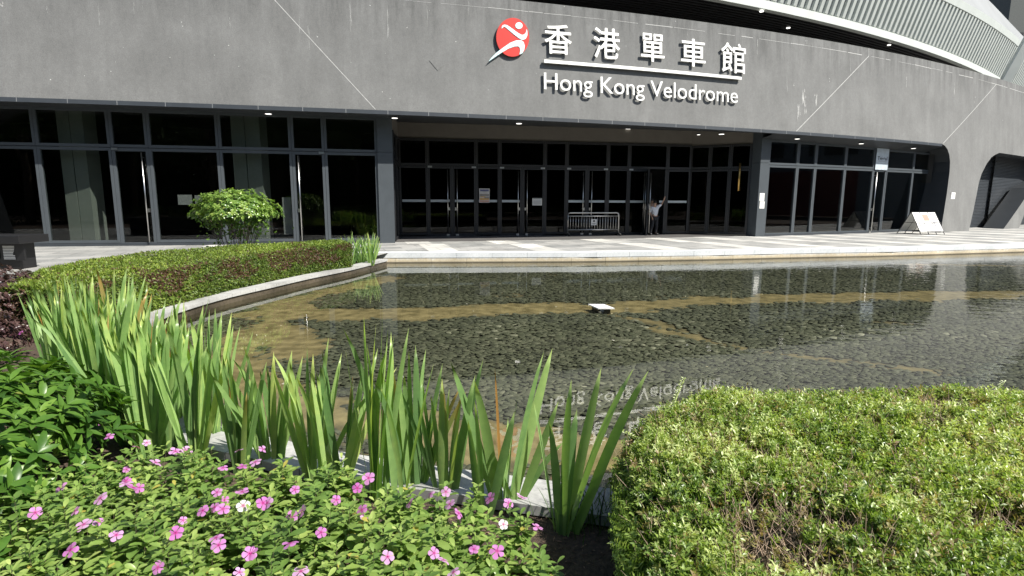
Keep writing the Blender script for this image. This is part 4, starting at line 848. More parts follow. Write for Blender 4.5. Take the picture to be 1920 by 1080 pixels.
# a few long shoots standing above the hedge
for px, py, hgt, tl in ((1262, 735, .13, .25), (1195, 800, .05, -.9), (1860, 728, .10, .3), (1600, 722, .05, .2), (1420, 722, .04, -.1), (1760, 728, .06, .1)):
    b0 = onz(px, py+25, .27); a_ = unit(np.array([tl, 0, 1.])); n_k = int(hgt/.008)+4; tt = np.linspace(0, 1, n_k)[:, None]; pp = b0 + a_*hgt*1.4*tt + np.array([tl*.06, 0, 0])*tt*tt; pr = [leaves(pp, np.tile(unit(np.array([sg_*.8, .2, .5])), (n_k, 1))+r.normal(0, .15, (n_k, 3)), np.tile(np.array([0, -.6, .6]), (n_k, 1)), .022, .008, .75, None, shape='lo') for sg_ in (-1, 1)]
    child_at(plant_obj('shoot', pr + [sticks(pp[:-1], pp[1:], .0012)], LM['near']), nh)
# -------- iris clumps
def blade(b, az, lean_, L, W, fold, twist, bend, v, brown, r):
    "one sword leaf: base b, outward azimuth az, lean from upright, length, width"
    k = 9; t = np.linspace(0, 1, k); ang = lean_ + bend*t**2; dx_ = np.cumsum(np.r_[0, np.sin(ang[:-1])])*L/(k-1); dz_ = np.cumsum(np.r_[0, np.cos(ang[:-1])])*L/(k-1); o = np.array([math.cos(az), math.sin(az)])
    C = np.c_[b[0]+o[0]*dx_, b[1]+o[1]*dx_, b[2]+dz_]; prof = np.interp(t, [0, .08, .35, .65, .85, .95, 1], [.62, .75, 1, .95, .62, .30, .0])*W/2; ta = twist[0] + twist[1]*t; S = np.c_[np.cos(ta), np.sin(ta), np.zeros(k)]; tn = unit(np.gradient(C, axis=0)); U = unit(np.cross(S, tn))
    Lf = C - S*prof[:, None]; Rt = C + S*prof[:, None]; Md = C + U*(prof*fold)[:, None]; V = np.concatenate([Lf, Md, Rt]); F3 = []
    for i in range(k-1):
        for a_, c_ in ((0, k), (k, 2*k)): F3 += [(a_+i, c_+i, c_+i+1), (a_+i, c_+i+1, a_+i+1)]
    vv = np.tile(v + .12*(t-.5), 3); bb = np.tile(brown*np.clip((t-.55)/.3, 0, 1) if brown < 1 else np.clip((t-.25)/.15, 0, 1), 3); tip = np.tile(np.clip((t-.95)/.04, 0, 1)*.2, 3); return V, np.array(F3), np.clip(vv, 0, 1), np.maximum(bb, tip)
def iris(name, base, n, Lr, Wr, spread, label, group=None, seed=0, azf=None, lean_x=0, parent=None, leans=None):
    r = np.random.default_rng(seed); P = []; fan = r.uniform(-.5, .5) if azf is None else azf
    for k in range(n):
        u = -1 + 2*(k+.5)/n if leans is None else 0; ln = u*spread + r.normal(0, .07) + lean_x if leans is None else leans[k][0]; L = r.uniform(*Lr) * (1-.12*abs(u)) if leans is None else leans[k][1]
        az = fan + r.normal(0, .35); 
        if ln < 0: az += math.pi; 
        wd = r.uniform(*Wr); sw = az + r.normal(0, .55); off_ = np.array([math.cos(fan)*u*.05, math.sin(fan)*u*.05, 0]) if leans is None else np.array([(k-len(leans)/2)*.014, r.normal(0, .01), 0])
        br_ = 0. if r.random() > .07 else (.7 if r.random() < .6 else 1.); ww = wd*(1 if br_ < 1 else .35)
        P.append(blade(np.array(base)+off_+np.r_[r.normal(0, .012, 2), 0], az, abs(ln), L, ww, r.uniform(.05, .22), (sw, r.normal(0, .25)), r.uniform(-.06, .20)*(1 if r.random() < .85 else 3.5), np.clip(r.normal(.42, .25), 0, 1), br_, r))
    o = plant_obj(name, P, LM['iris'], parent, base, True)
    if parent is None: tag(o, label, 'iris', group)
    return o
def along(p, k, jit): return [p + rng.normal(0, jit, 2) for _ in range(k)]
# individually recognisable clumps on the near side (from right to left)
b = onz(1062, 1000, -.2); iris('iris_plant', (b[0], b[1], -.2), 8, (.6, .9), (.045, .06), .4, 'tall iris clump nearest the right hedge, standing clear on bare soil', seed=2, leans=[(-.16,.72),(-.06,.62),(.00,.86),(.07,.70),(.17,.92),(.25,1.0),(.30,1.02),(.36,.80),(.02,.5)][:8])
b = onz(955, 955, -.2); iris('iris_plant', (b[0], b[1], -.2), 10, (.7, .9), (.042, .06), .4, 'wide iris clump with a blade bending far left, second from the right hedge', seed=5, leans=[(-.26,.90),(-.18,.84),(-.05,.86),(.03,.55),(.10,.68),(.16,.95),(.28,.96),(.33,.70),(-.4,.55),(.45,.5)])
MID = [(838,935,9,(.62,.9),'iris clump of thin dark blades between the wide clump and the tall pair'),(778,925,9,(.7,.97),'iris clump leaning over the rim right of the two tallest blades'),(706,938,8,(1.0,1.24),'iris clump with the two tallest upright blades at the middle of the near rim'),
       (640,915,7,(.7,1.0),'iris clump with a brown broken blade left of the two tallest blades'),(588,905,8,(.7,.98),'iris clump curving right at the left end of the sparse row')]
for i, (px, py, k, Lr, lb) in enumerate(MID):
    b = onz(px, py, -.2); iris('iris_plant', (b[0], b[1], -.2), k+4, Lr, (.032, .052), .30 if i != 2 else .12, lb, seed=20+i, lean_x=.03)
gi = 'irises massed along the pool rim'; gl = 'green iris clump in the dense mass along the left bend of the pool rim'
sd_ = 100
for px, py, k in [(505,885,8),(440,885,8),(372,872,8),(312,845,9),(285,850,8),(262,826,9),(236,835,9),(215,806,10),(190,815,9),(170,790,10),(148,792,9),(132,770,9),(208,770,9),(250,780,9),(300,790,8),(178,745,9),(228,735,9),(612,930,3),(742,945,3),(908,968,3),(350,800,8),(395,822,8),(150,740,9),(280,745,9)]:
    b = onz(px, py, -.2); sd_ += 1; iris('iris_plant', (b[0]+rng.normal(0,.04), b[1]+rng.normal(0,.04), -.2), (k+7 if k > 3 else 3), (.95, 1.22) if px < 260 else ((.85, 1.08) if px < 400 else (.55, .95)), (.033, .055), .24, gl, gi, seed=sd_, lean_x=-.03 if px < 220 else .01)
# far clump by the hedge end
fr_ = [(-4.05,14.95),(-3.9,15.2),(-4.3,14.9),(-4.15,15.35),(-3.75,14.85),(-4.45,15.15)]
fc_ = []
for i, (x, y) in enumerate(fr_): iris('iris_plant', (x, y, -.2), 13, (.65, .95), (.028, .04), .42, 'far iris clump between the clipped hedge and the terrace corner', 'far irises at the terrace corner', seed=300+i, azf=.1)
rd = MB()
for q in ((-4.42, 14.55, .33), (-4.36, 14.6, .30), (-4.5, 14.6, .28), (-4.4, 14.62, .36)):
    for k in range(5):
        g_ = k*1.256; rd.add([q, (q[0]+.035*math.cos(g_), q[1]+.01, q[2]+.035*math.sin(g_)), (q[0]+.045*math.cos(g_+.5), q[1]-.01, q[2]+.045*math.sin(g_+.5)), (q[0]+.035*math.cos(g_+1), q[1]+.01, q[2]+.035*math.sin(g_+1))], [(0,1,2,3)])
rdo = empty('red_flower', (-4.42, 14.6, -.2)); tag(rdo, 'small red flowering plant in front of the far irises', 'flower'); child_at(rd.build('blossom', pbr('red_blossom', (.45,.02,.04), .6)), rdo)
rs_ = MB(); rs_.tube([(-4.42,14.6,-.2),(-4.42,14.58,.1),(-4.4,14.58,.33)], .008, 6); child_at(rs_.build('stem', LM['grass']), rdo)
# -------- periwinkle bed
r = np.random.default_rng(9)
VP = np.array([(-2.75,1.2),(-2.6,2.6),(-2.35,3.1),(-1.9,3.05),(-1.45,2.95),(-1.0,2.80),(-.72,2.70),(-.35,2.60),(.0,2.50),(.2,2.35),(.2,1.95),(.02,1.6),(-.1,1.2)])
FLW = [(120,760),(125,784),(190,798),(164,816),(204,818),(255,837),(275,830),(329,846),(350,845),(292,867),(447,845),(493,842),(418,877),(454,874),(479,866),(113,914),(188,934),(236,905),(250,914),(66,961),(141,958),(157,983),(185,979),(407,923),(454,922),(493,943),(380,957),(418,954),(329,999),(405,1008),(410,1022),(132,1031),(218,1003),(468,1038),(449,1073),(296,1064),(456,948),(691,896),(670,915),(631,937),(553,918),(501,943),(678,956),(684,972),(547,969),(566,959),(602,998),(544,1018),(470,1038),(564,1071),(768,943),(807,926),(836,922),(843,945),(860,962),(814,1037),(832,1050),(888,1030),(850,1073),(919,934),(954,944),(978,932),(944,983),(889,1029),(932,1033),(1008,988),(39,624),(21,628)]
def bed_z(P): return .10 + .06*(vnoise(P, 2.2, 71)-.5) + .03*(vnoise(P, 7, 72)-.5) - .12*np.clip((P[:, 0]+.25)/.45, 0, 1)
cand = np.c_[r.uniform(-2.8, .2, 7000), r.uniform(1.2, 3.2, 7000)]; cand = cand[inpoly(cand, VP)]; shoots = cand[:1300]; zt = bed_z(shoots) + r.normal(0, .05, len(shoots))
extra = np.c_[r.uniform(-4.6, -2.9, 160), r.uniform(3.4, 5.2, 160)]; extra = extra[(extra[:, 0]+extra[:, 1]*.75 < .05) & (extra[:, 0]+extra[:, 1] > -.8)]
shoots = np.r_[shoots, extra]; zt = np.r_[zt, np.full(len(extra), -.02)+r.normal(0, .03, len(extra))]
cent = np.array([(-2.4,1.6),(-2.3,2.3),(-2.1,2.9),(-1.8,1.8),(-1.7,2.5),(-1.3,1.6),(-1.2,2.2),(-1.2,2.75),(-.7,1.7),(-.7,2.3),(-.2,1.7),(-.15,2.2),(-3.7,4.3)]); own = np.linalg.norm(shoots[:, None]-cent[None], axis=2).argmin(1)
fp = []; 
for px, py in FLW:
    z = .07
    for _ in range(4): p = onz(px, py, z); z = float(bed_z(p[None, :2])[0]) + .075 if p[1] < 3.3 else .12
    fp.append(onz(px, py, z))
fp = np.array(fp); fown = np.linalg.norm(fp[:, None, :2]-cent[None], axis=2).argmin(1)
# small side flowers the eye skips over
for _ in range(16):
    q = cand[3000+_]; fp = np.r_[fp, [[q[0], q[1], float(bed_z(q[None])[0])+.05]]]; fown = np.r_[fown, np.linalg.norm(cent-q, axis=1).argmin()]
white = {36, 12+50}
lbl = {0: 'periwinkle plant at the lower left corner beside the broad leaved shrub', 2: 'periwinkle plant with pink flowers at the foot of the left irises', 11: 'periwinkle plant at the right end of the bed beside bare soil', 12: 'small far periwinkle plant with pink flowers between purple shrub and irises'}
for c_i in range(len(cent)):
    S_ = shoots[own == c_i]; Z_ = zt[own == c_i]; N = len(S_)
    if N == 0: continue
    vr = empty('periwinkle_plant', (*cent[c_i], -.2)); tag(vr, lbl.get(c_i, 'low leafy periwinkle plant with pink flowers in the middle of the bed'), 'flowering plant', None if c_i in lbl else 'periwinkles filling the near bed')
    tilt = unit(np.c_[r.normal(.05, .22, (N, 2)), np.ones(N)]); parts = []; topP = np.c_[S_, Z_]; v0 = np.clip(r.normal(.42, .16, N), 0, 1); ph = r.uniform(0, math.pi, N); sz = r.uniform(.8, 1.25, N)
    for lv in range(6):
        dn_ = .006 + lv*.026; pos = topP - tilt*dn_; ph2 = ph + lv*math.pi/2 + r.normal(0, .25, N); el = .75 - lv*.16
        for sg_ in (0, math.pi):
            dd = unit(np.c_[np.cos(ph2+sg_), np.sin(ph2+sg_), np.full(N, el)+r.normal(0, .15, N)]); L = (.040+.011*min(lv, 3))*sz*r.uniform(.85, 1.15, N)
            parts.append(leaves(pos, dd, np.tile([0, 0, 1.], (N, 1))+r.normal(0, .12, (N, 3)), L, L*.46, np.clip(v0 + .14 - .05*lv + r.normal(0, .07, N), 0, 1), (r.random(N) < .015)*1., fold=.18, curl=.22, shape='obovate'))
    fo_ = child_at(plant_obj('foliage', parts, LM['vinca']), vr)
    child_at(plant_obj('stems', [sticks(np.c_[S_-tilt[:, :2]*.12, np.full(N, -.2)], topP, .0016)], M['bark']), vr)
    for j in np.where(fown == c_i)[0]:
        p = fp[j]; tl = unit(np.array([r.normal(.1, .45), -.35+r.normal(0, .4), 1.])); e1 = unit(np.cross(tl, [0, 1., .1])); e2 = np.cross(tl, e1); rad = r.uniform(.022, .033) if j < len(FLW) else r.uniform(.018, .028); P_ = []; a0 = r.uniform(0, 6.28); vcol = .95 if j in white else float(np.clip(r.normal(.38, .2), 0.05, .66))
        V = []; Fc = []; av = []; ab = []
        for k in range(5):
            g_ = a0 + k*2*math.pi/5; c_, s_2 = math.cos(g_), math.sin(g_); dd = e1*c_ + e2*s_2; ss = -e1*s_2 + e2*c_; bI = len(V); dr = r.uniform(-.25, .45)
            for (t, w_) in ((.05, .05), (.35, .20), (.74, .44), (.95, .26)):
                for q in (-1, 1): V.append(p + dd*rad*t + ss*rad*w_*q*1.0 - tl*rad*dr*t*t); av.append(vcol); ab.append(1. if t < .1 else (.25 if t < .4 else 0))
            V.append(p + dd*rad*1.02 - tl*rad*dr); av.append(vcol); ab.append(0)
            for i in range(3): Fc.append((bI+2*i, bI+2*i+1, bI+2*i+3)); Fc.append((bI+2*i, bI+2*i+3, bI+2*i+2))
            Fc.append((bI+6, bI+7, bI+8))
        o_ = link('flower', npmesh('flower', np.array(V), np.array(Fc), {'v': av, 'b': ab}), None, petal); child_at(o_, vr)
        if vcol > .9: o_['label'] = 'white flower'
# -------- broad leaved shrub at the far left
r = np.random.default_rng(13)
def leafy(name, centre, rad, n, Ls, Ws, m, label, cat, seed, shape='ovate', whorl=7, up=.35, zmin=-.2, cut=None, vm=.45, stems=30, group=None, stem_h=None, lumpy=.22):
    r = np.random.default_rng(seed); d = unit(r.normal(0, 1, (n, 3))); d[:, 2] = np.abs(d[:, 2])*1.0; k = r.uniform(.62, 1.0, n)**.6; lump = 1+lumpy*(vnoise(d[:, :2]*2+3+d[:, 2:3], 2, seed)-.5)
    P = np.array(centre) + d*np.array(rad)*(k*lump)[:, None]; 
    if cut is not None: P = P[cut(P)]; 
    n = len(P); nd = unit((P-np.array(centre))/np.array(rad)); axis = unit(nd*(1-up)+np.array([0, 0, up])+r.normal(0, .2, (n, 3))); parts = []; v0 = np.clip(r.normal(vm, .17, n), 0, 1)
    s1 = unit(np.cross(axis, r.normal(0, 1, (n, 3)))); s2 = np.cross(axis, s1)
    for w_ in range(whorl):
        g_ = w_*2.4 + r.normal(0, .2, n); h_ = w_/whorl; dd = unit(s1*np.cos(g_)[:, None]+s2*np.sin(g_)[:, None] + axis*(.25+.7*h_)); L = r.uniform(*Ls, n)*(1-.25*h_); parts.append(leaves(P+axis*(L*.28*h_)[:, None], dd, axis, L, L*Ws*r.uniform(.85, 1.15, n), np.clip(v0+.12*h_+r.normal(0, .06, n), 0, 1), (r.random(n) < .01)*.7, fold=.25, curl=.3, shape=shape))
    o = empty(name, (centre[0], centre[1], zmin)); tag(o, label, cat, group); child_at(plant_obj('foliage', parts, m), o)
    idx = r.choice(n, min(stems, n), replace=False); sA = np.c_[np.array(centre)[:2]+(P[idx][:, :2]-np.array(centre)[:2])*.18, np.full(len(idx), zmin)]; mid = (sA+P[idx])/2 + np.c_[np.zeros((len(idx), 2)), np.full(len(idx), .02)]
    child_at(plant_obj('stems', [sticks(sA, mid, stem_h or .006), sticks(mid, P[idx], (stem_h or .006)*.8)], M['bark']), o); return o
leafy('broad_leaved_shrub', (-3.12, 2.75, .0), (.80, 1.25, .64), 520, (.10, .16), .34, LM['shrub'], 'dark green shrub with long glossy pointed leaves at the left edge', 'shrub', 17, whorl=7)
leafy('broad_leaved_shrub', (-2.35, 1.75, -.1), (.42, .5, .38), 130, (.10, .15), .34, LM['shrub'], 'low glossy leaved shrub at the bottom left corner', 'shrub', 18, whorl=7)
for i, (c, rd_, lb) in enumerate([((-7.0, 7.0, .05), (1.0, 1.3, .62), 'dark purple leaved shrub beside the left end of the clipped hedge'), ((-5.9, 5.6, -.05), (.75, .8, .5), 'smaller dark purple shrub behind the left irises')]):
    leafy('purple_shrub', c, rd_, 1900 if i == 0 else 900, (.035, .06), .55, LM['purple'], lb, 'shrub', 31+i, whorl=6, up=.2)
# -------- round shrub in front of the glass
rs = leafy('round_shrub', (-6.85, 13.95, 1.10), (1.02, .8, .66), 1000, (.07, .11), .48, LM['round'], 'rounded bright green shrub with small glossy leaves in front of the left windows', 'shrub', 41, whorl=6, zmin=-.2, stems=40, stem_h=.010, vm=.62, lumpy=.34)
r = np.random.default_rng(43); extra_p = np.array([-6.85, 13.95, 1.1]) + unit(np.c_[r.normal(0, 1, (260, 2)), -np.abs(r.normal(.3, .4, 260))])*np.array([.92, .7, .5])*r.uniform(.5, 1, 260)[:, None]
prt = [leaves(extra_p, unit(r.normal(0, 1, (260, 3))+[0, 0, .3]), r.normal(0, 1, (260, 3))+[0, 0, 1], r.uniform(.07, .1, 260), .042, np.clip(r.normal(.4, .2, 260), 0, 1)) for _ in range(4)]
low = np.array([-6.8, 13.9, .6]) + r.normal(0, 1, (150, 3))*np.array([.42, .25, .2]); prt.append(leaves(low, unit(r.normal(0, 1, (150, 3))), r.normal(0, 1, (150, 3)), .09, .045, .5)); child_at(plant_obj('lower_foliage', prt, LM['round']), rs)
# -------- grass tuft, mulch and litter on the soil
r = np.random.default_rng(51); P_ = []
for _ in range(130):
    b = np.array([.40+r.normal(0, .07), 2.83+r.normal(0, .07), -.2]); P_.append(blade(b, r.uniform(0, 6.28), r.uniform(.05, .6), r.uniform(.08, .24), .006, .1, (r.uniform(0, 3), .3), r.uniform(0, .9), r.uniform(.2, .9), 0, r))
tag(plant_obj('grass_tuft', P_, LM['grass'], None, (.40, 2.83, -.2)), 'thin dark grass tuft between the tall iris and the right hedge', 'grass')
N = 9000; q = np.c_[r.uniform(-3, 1.6, N), r.uniform(1.2, 3.3, N), np.full(N, -.196)+r.random(N)*.012]; dd = unit(np.c_[r.normal(0, 1, (N, 2)), r.normal(0, .12, N)]); pr = leaves(q, dd, np.tile([0, 0, 1.], (N, 1))+r.normal(0, .3, (N, 3)), r.uniform(.012, .04, N), r.uniform(.003, .008, N), r.random(N), None, shape='lo')
mulch = leafmat('bark_mulch', [(.07,.04,.025), (.15,.09,.06), (.28,.18,.12)], .9, .0); mo = plant_obj('leaf_litter', [pr], mulch); tag(mo, 'brown leaf litter and bark chips over the soil', 'mulch', kind='stuff')
# -------- trees, far hedge and block behind the camera (seen mirrored in the glass), plus an added foliage backdrop
r = np.random.default_rng(61)
def tree(x, y, h, cr, seed, label):
    r = np.random.default_rng(seed); t = empty('tree', (x, y, -.2)); tag(t, label, 'tree', 'trees facing the entrance across the garden'); b = MB(); pts_ = [(x, y, -.2), (x+.1, y, h*.3), (x-.1, y+.1, h*.6), (x, y, h*.85)]; b.tube(pts_, [.28, .22, .14, .05], 9)
    L_ = []
    for k in range(7):
        g_ = r.uniform(0, 6.28); z0 = h*r.uniform(.35, .6); e = np.array([x+math.cos(g_)*cr*.7, y+math.sin(g_)*cr*.7, z0+h*.22]); b.tube([(x, y, z0), ((x+e[0])/2, (y+e[1])/2, z0+h*.14), tuple(e)], [.1, .07, .02], 6); L_.append(e)
    child_at(b.build('trunk', M['bark'], None, True), t); n = 5200; cs = np.array(L_ + [np.array([x, y, h*.9]), np.array([x, y, h*.7])]); ci = r.integers(0, len(cs), n); d = unit(r.normal(0, 1, (n, 3)))*r.uniform(.3, 1, n)[:, None]**.5; P = cs[ci] + d*np.array([cr*.5, cr*.5, h*.17])
    child_at(plant_obj('crown', [leaves(P, unit(r.normal(0, 1, (n, 3))), r.normal(0, 1, (n, 3)), r.uniform(.25, .42, n), .2, np.clip(r.normal(.5, .25, n), 0, 1), None, shape='lo')], LM['tree']), t)
for i, x in enumerate(np.arange(-34, 30, 5.3)): tree(x+r.normal(0, .8), -13+r.normal(0, 2.5), r.uniform(9, 13), r.uniform(3.2, 4.4), 70+i, 'leafy tree facing the entrance from across the garden')
for i, (x, y) in enumerate([(-30,-26),(-22,-27),(-14,-25),(-5,-28),(3,-26),(12,-27),(21,-25),(30,-22)]): tree(x, y, r.uniform(13, 17), 5.2, 90+i, 'leafy tree facing the entrance from across the garden')
N = 9000; hx_ = r.uniform(-40, 34, N); hp = np.c_[hx_, -6.5+r.normal(0, .35, N), -.2+r.random(N)*1.15]; lh = empty('garden_hedge', (0, -6.5, -.2)); tag(lh, 'long hedge across the garden behind the viewer', 'hedge'); child_at(plant_obj('foliage', [leaves(hp, unit(r.normal(0, 1, (N, 3))), r.normal(0, 1, (N, 3)), .22, .14, np.clip(r.normal(.6, .2, N), 0, 1), None, shape='lo')], LM['tree']), lh)
wd = r.uniform(-75, 60, 60000); zq = -.2+8*r.random(60000)**1.2; wp = np.c_[wd, -34+r.normal(0, 1.2, 60000)-.02*wd, zq]; mw_ = None; wo2 = plant_obj('foliage_backdrop', [leaves(wp, unit(r.normal(0, 1, (60000, 3))), r.normal(0, 1, (60000, 3)), .55, .4, np.clip(r.normal(.3, .2, 60000), 0, 1), None, shape='lo')], leafmat('shady_leaf', [(.018,.032,.012), (.028,.048,.016), (.040,.065,.02)], .9, .05, None, .1, 1.));  # unseen foliage wall in dark leaf colour, added to darken the glass reflections
gxw = np.arange(-100, 90, 2.); gzw = np.arange(-.3, 15.5, 1.); AW, BW = np.meshgrid(gxw, gzw); PW = np.stack([AW.ravel(), BW.ravel()], 1); lump_ = vnoise(PW, .3, 5)*2.2+vnoise(PW, 1.1, 6); top_ = np.where(PW[:, 1] > 14, (vnoise(PW[:, :1].repeat(2, 1), .25, 8)-.5)*4, 0); iw = np.arange(len(PW)).reshape(len(gzw), len(gxw))
mass = link('backdrop_sky_block', npmesh('backdrop_sky_block', np.c_[PW[:, 0], -37.5+lump_, PW[:, 1]+top_], np.stack([iw[:-1,:-1], iw[:-1,1:], iw[1:,1:], iw[1:,:-1]], -1).reshape(-1, 4), {'v': vnoise(PW, .9, 7), 'b': np.zeros(len(PW))}), wo2, wo2.data.materials[0], True)  # solid body added behind the leaves to close gaps of bright sky
tag(wo2, 'dark foliage backdrop added to keep bright sky out of the glass', 'foliage_backdrop', kind='stuff')
bb = MB(); bb.box(62, 66, -30, 44, -.3, 15); an = empty('annex_building', (64, 5, -.3)); tag(an, 'long pale annex with a red lower wall off to the right', 'building'); child_at(bb.build('wall', M['grey_cladding']), an); bb = MB(); bb.box(61.9, 61.99, -4, 22, -.3, 5.2); child_at(bb.build('red_panel', pbr('red_panel', (.22,.04,.03), .6)), an)
bb = MB()
for yy in np.arange(-28, 42, 3.4):
    for zz in (7, 10.6): bb.box(61.93, 61.99, yy, yy+2.2, zz, zz+1.8)
o_ = child_at(bb.build('window_rows', M['black_paint']), an); o_['kind'] = 'stuff'
# ================================================================== MOVABLE THINGS
# crowd barrier
a = onv(1063, 436, (2.6-.6, 25.2-1.2-.25), (5.2-.6+.0, 25.2+.5-1.2)); a = onv(1064, 441, DA-dn*.75, DB-dn*.75)[:2]; b_ = onv(1159, 440, DA-dn*.75, DB-dn*.75)[:2]; T = (b_-a)/np.linalg.norm(b_-a); Lb = np.linalg.norm(b_-a); br_ = empty('crowd_barrier', (*a, 0), math.atan2(T[1], T[0])); tag(br_, 'wheeled steel crowd barrier standing before the entrance doors', 'barrier')
hB = z_at(1064, 399, a); fb = MB(); r0 = .1
fb.tube([(0, 0, .14), (0, 0, hB-r0), (r0*.3, 0, hB-r0*.3), (r0, 0, hB), (Lb-r0, 0, hB), (Lb-r0*.3, 0, hB-r0*.3), (Lb, 0, hB-r0), (Lb, 0, .14)], .028, 10)
z1 = hB*.86; z0 = hB*.27
for z in (z1, z0): fb.tube([(0, 0, z), (Lb, 0, z)], .024, 8)
br_m = fb.build('frame', M['steel'], br_, True); bb = MB()
for k in range(18): x = Lb*(k+1)/19; bb.tube([(x, 0, z0), (x, 0, z1)], .012, 6)
bb.build('rails', M['steel'], br_, True)
for x in (0, Lb):
    f_ = MB(); f_.tube([(x, -.25, .09), (x, 0, .15), (x, .25, .09)], .022, 8); f_.build('foot', M['steel'], br_, True)
    for y in (-.25, .25): w_ = MB(); w_.tube([(x-.018, y, .055), (x+.018, y, .055)], .055, 14); w_.build('wheel', M['rubber'], br_)
s_ = MB(); s_.box(Lb*.45, Lb*.45+.26, -.04, -.03, z0+.2, z0+.46); sgn = s_.build('notice', M['paper'], br_); s_ = MB(); s_.disc((Lb*.45+.13, -.041, z0+.38), .045, (0, -1, 0), 16, .001); s_.box(Lb*.45+.05, Lb*.45+.21, -.043, -.041, z0+.27, z0+.285); s_.box(Lb*.45+.07, Lb*.45+.19, -.043, -.041, z0+.24, z0+.25); o = s_.build('notice_print', M['black_paint']); o.parent = sgn
# A-frame menu board
ac = onz(1690, 439.5, 0)[:2]; ad = onz(1757, 437.5, 0)[:2]; T = (ad-ac)/np.linalg.norm(ad-ac); La = np.linalg.norm(ad-ac)*.54; ab_ = empty('menu_board', (*(ac+T*.55), 0), math.atan2(T[1], T[0])-.12); tag(ab_, 'white folding menu board with food pictures by the right arch', 'menu board')
hb_ = z_at(1720, 398, (ac+ad)/2); pw = La/3
pcol = [pbr('menu_orange', (.6,.3,.12), .5), pbr('menu_grey', (.25,.24,.27), .5), pbr('menu_brown', (.35,.2,.14), .5)]
for k in range(3):
    x0, x1 = k*pw+.012, (k+1)*pw-.012; f_ = MB(); f_.add([(x0, -.55, .16), (x1, -.55, .16), (x1, -.02, hb_), (x0, -.02, hb_), (x0, -.52, .16), (x1, -.52, .16), (x1, .01, hb_), (x0, .01, hb_)], [(0,1,2,3),(7,6,5,4),(0,4,5,1),(2,6,7,3),(1,5,6,2),(3,7,4,0)]); o = f_.build('front_panel', M['paper'], ab_)
    pr_ = MB(); rr = random.Random(k+3)
    def onp(u, v): return (x0+(x1-x0)*u, -.55+.53*v-.004, .16+(hb_-.16)*v)
    def rect_(u0, u1, v0, v1): pr_.add([onp(u0, v0), onp(u1, v0), onp(u1, v1), onp(u0, v1)], [(0,1,2,3)])
    if k == 1: rect_(.1, .9, .55, .88); rect_(.15, .85, .92, .96)
    else:
        for v in (.12, .27, .42, .57, .72, .86): rect_(.12 if k else .3, rr.uniform(.35, .5), v, v+.08); rect_(.58, .9, v+.02, v+.035); rect_(.58, .82, v+.05, v+.06)
    q = pr_.build('print', pcol[(k*2) % 3]); q.parent = o
for k in (0, 1, 2):
    x0, x1 = k*pw+.012, (k+1)*pw-.012; f_ = MB(); f_.add([(x0, .55, .16), (x1, .55, .16), (x1, .02, hb_), (x0, .02, hb_), (x0, .52, .16), (x1, .52, .16), (x1, -.01, hb_), (x0, -.01, hb_)], [(3,2,1,0),(4,5,6,7),(1,5,4,0),(3,7,6,2),(2,6,5,1),(0,4,7,3)]); f_.build('rear_panel', M['paper'], ab_)
for x in (0, pw, 2*pw, 3*pw):
    for s in (-1, 1): f_ = MB(); f_.tube([(x, s*.62, 0), (x, s*.01, hb_+.01)], .016, 6); f_.build('leg', M['black_paint'], ab_)
for y in (-.36, .36): f_ = MB(); f_.tube([(0, y, .56), (3*pw, y, .56)], .012, 6); f_.build('crossbar', M['black_paint'], ab_)
f_ = MB(); f_.tube([(0, -.36, .56), (0, .36, .56)], .012, 6); f_.build('crossbar', M['black_paint'], ab_)
# notices on the entrance column, posters on the door glass
def on_plane(px0, py0, px1, py1, A_, B_, name, m, front=.0):
    a = onv(px0, py0, A_, B_); z0 = z_at(px0, py1, a); b = onv(px1, py0, A_, B_); T = unit(np.r_[(b-a)[:2], 0]); nn = np.array([T[1], -T[0], 0]); P = [np.r_[a[:2], z0], np.r_[b[:2], z0], np.r_[b[:2], a[2]], np.r_[a[:2], a[2]]]; P = [p+nn*front for p in P]; bm2 = MB(); bm2.add(P+[p-nn*.006 for p in P], [(0,1,2,3),(7,6,5,4),(0,4,5,1),(2,6,7,3),(1,5,6,2),(3,7,4,0)]); return bm2.build(name, m), P, nn
cA = gp(COLR[0], 0, OFR-.12); cB = gp(COLR[1], 0, OFR-.12)
for k, (y0, y1, lb) in enumerate(((362, 376.5, 'upper white notice on the right entrance column'), (377.5, 391, 'lower white notice on the right entrance column'))):
    o, P, nn = on_plane(1424.5, y0, 1433.5, y1, cA[:2], cB[:2], 'notice', M['paper'], .012); tag(o, lb, 'notice')
def print_rows(P, nn, rows, m, name, par):
    b = MB()
    for u0, u1, v0, v1 in rows:
        f = lambda u, v: P[0]*(1-u)*(1-v)+P[1]*u*(1-v)+P[2]*u*v+P[3]*(1-u)*v+nn*.003
        b.add([f(u0, v0), f(u1, v0), f(u1, v1), f(u0, v1)], [(0,1,2,3)])
    o = b.build(name, m); o.parent = par; return o
o, P, nn = on_plane(898, 353.5, 917.5, 380, DA, DB, 'poster', pbr('poster_paper', (.62,.60,.58), .5), .08); tag(o, 'colourful event poster on the glass beside the first double door', 'poster')
print_rows(P, nn, [(.08, .92, .80, .94)], pbr('poster_blue', (.12,.13,.25), .5), 'title_print', o); print_rows(P, nn, [(.05, .95, .45, .62), (.5, .95, .3, .4)], pbr('poster_grey', (.3,.28,.25), .5), 'picture_print', o); print_rows(P, nn, [(.05, .95, .2, .32), (.1, .6, .38, .44)], pbr('poster_orange', (.65,.38,.1), .5), 'band_print', o); print_rows(P, nn, [(.05, .95, .03, .16)], pbr('poster_pink', (.6,.35,.3), .5), 'foot_print', o)
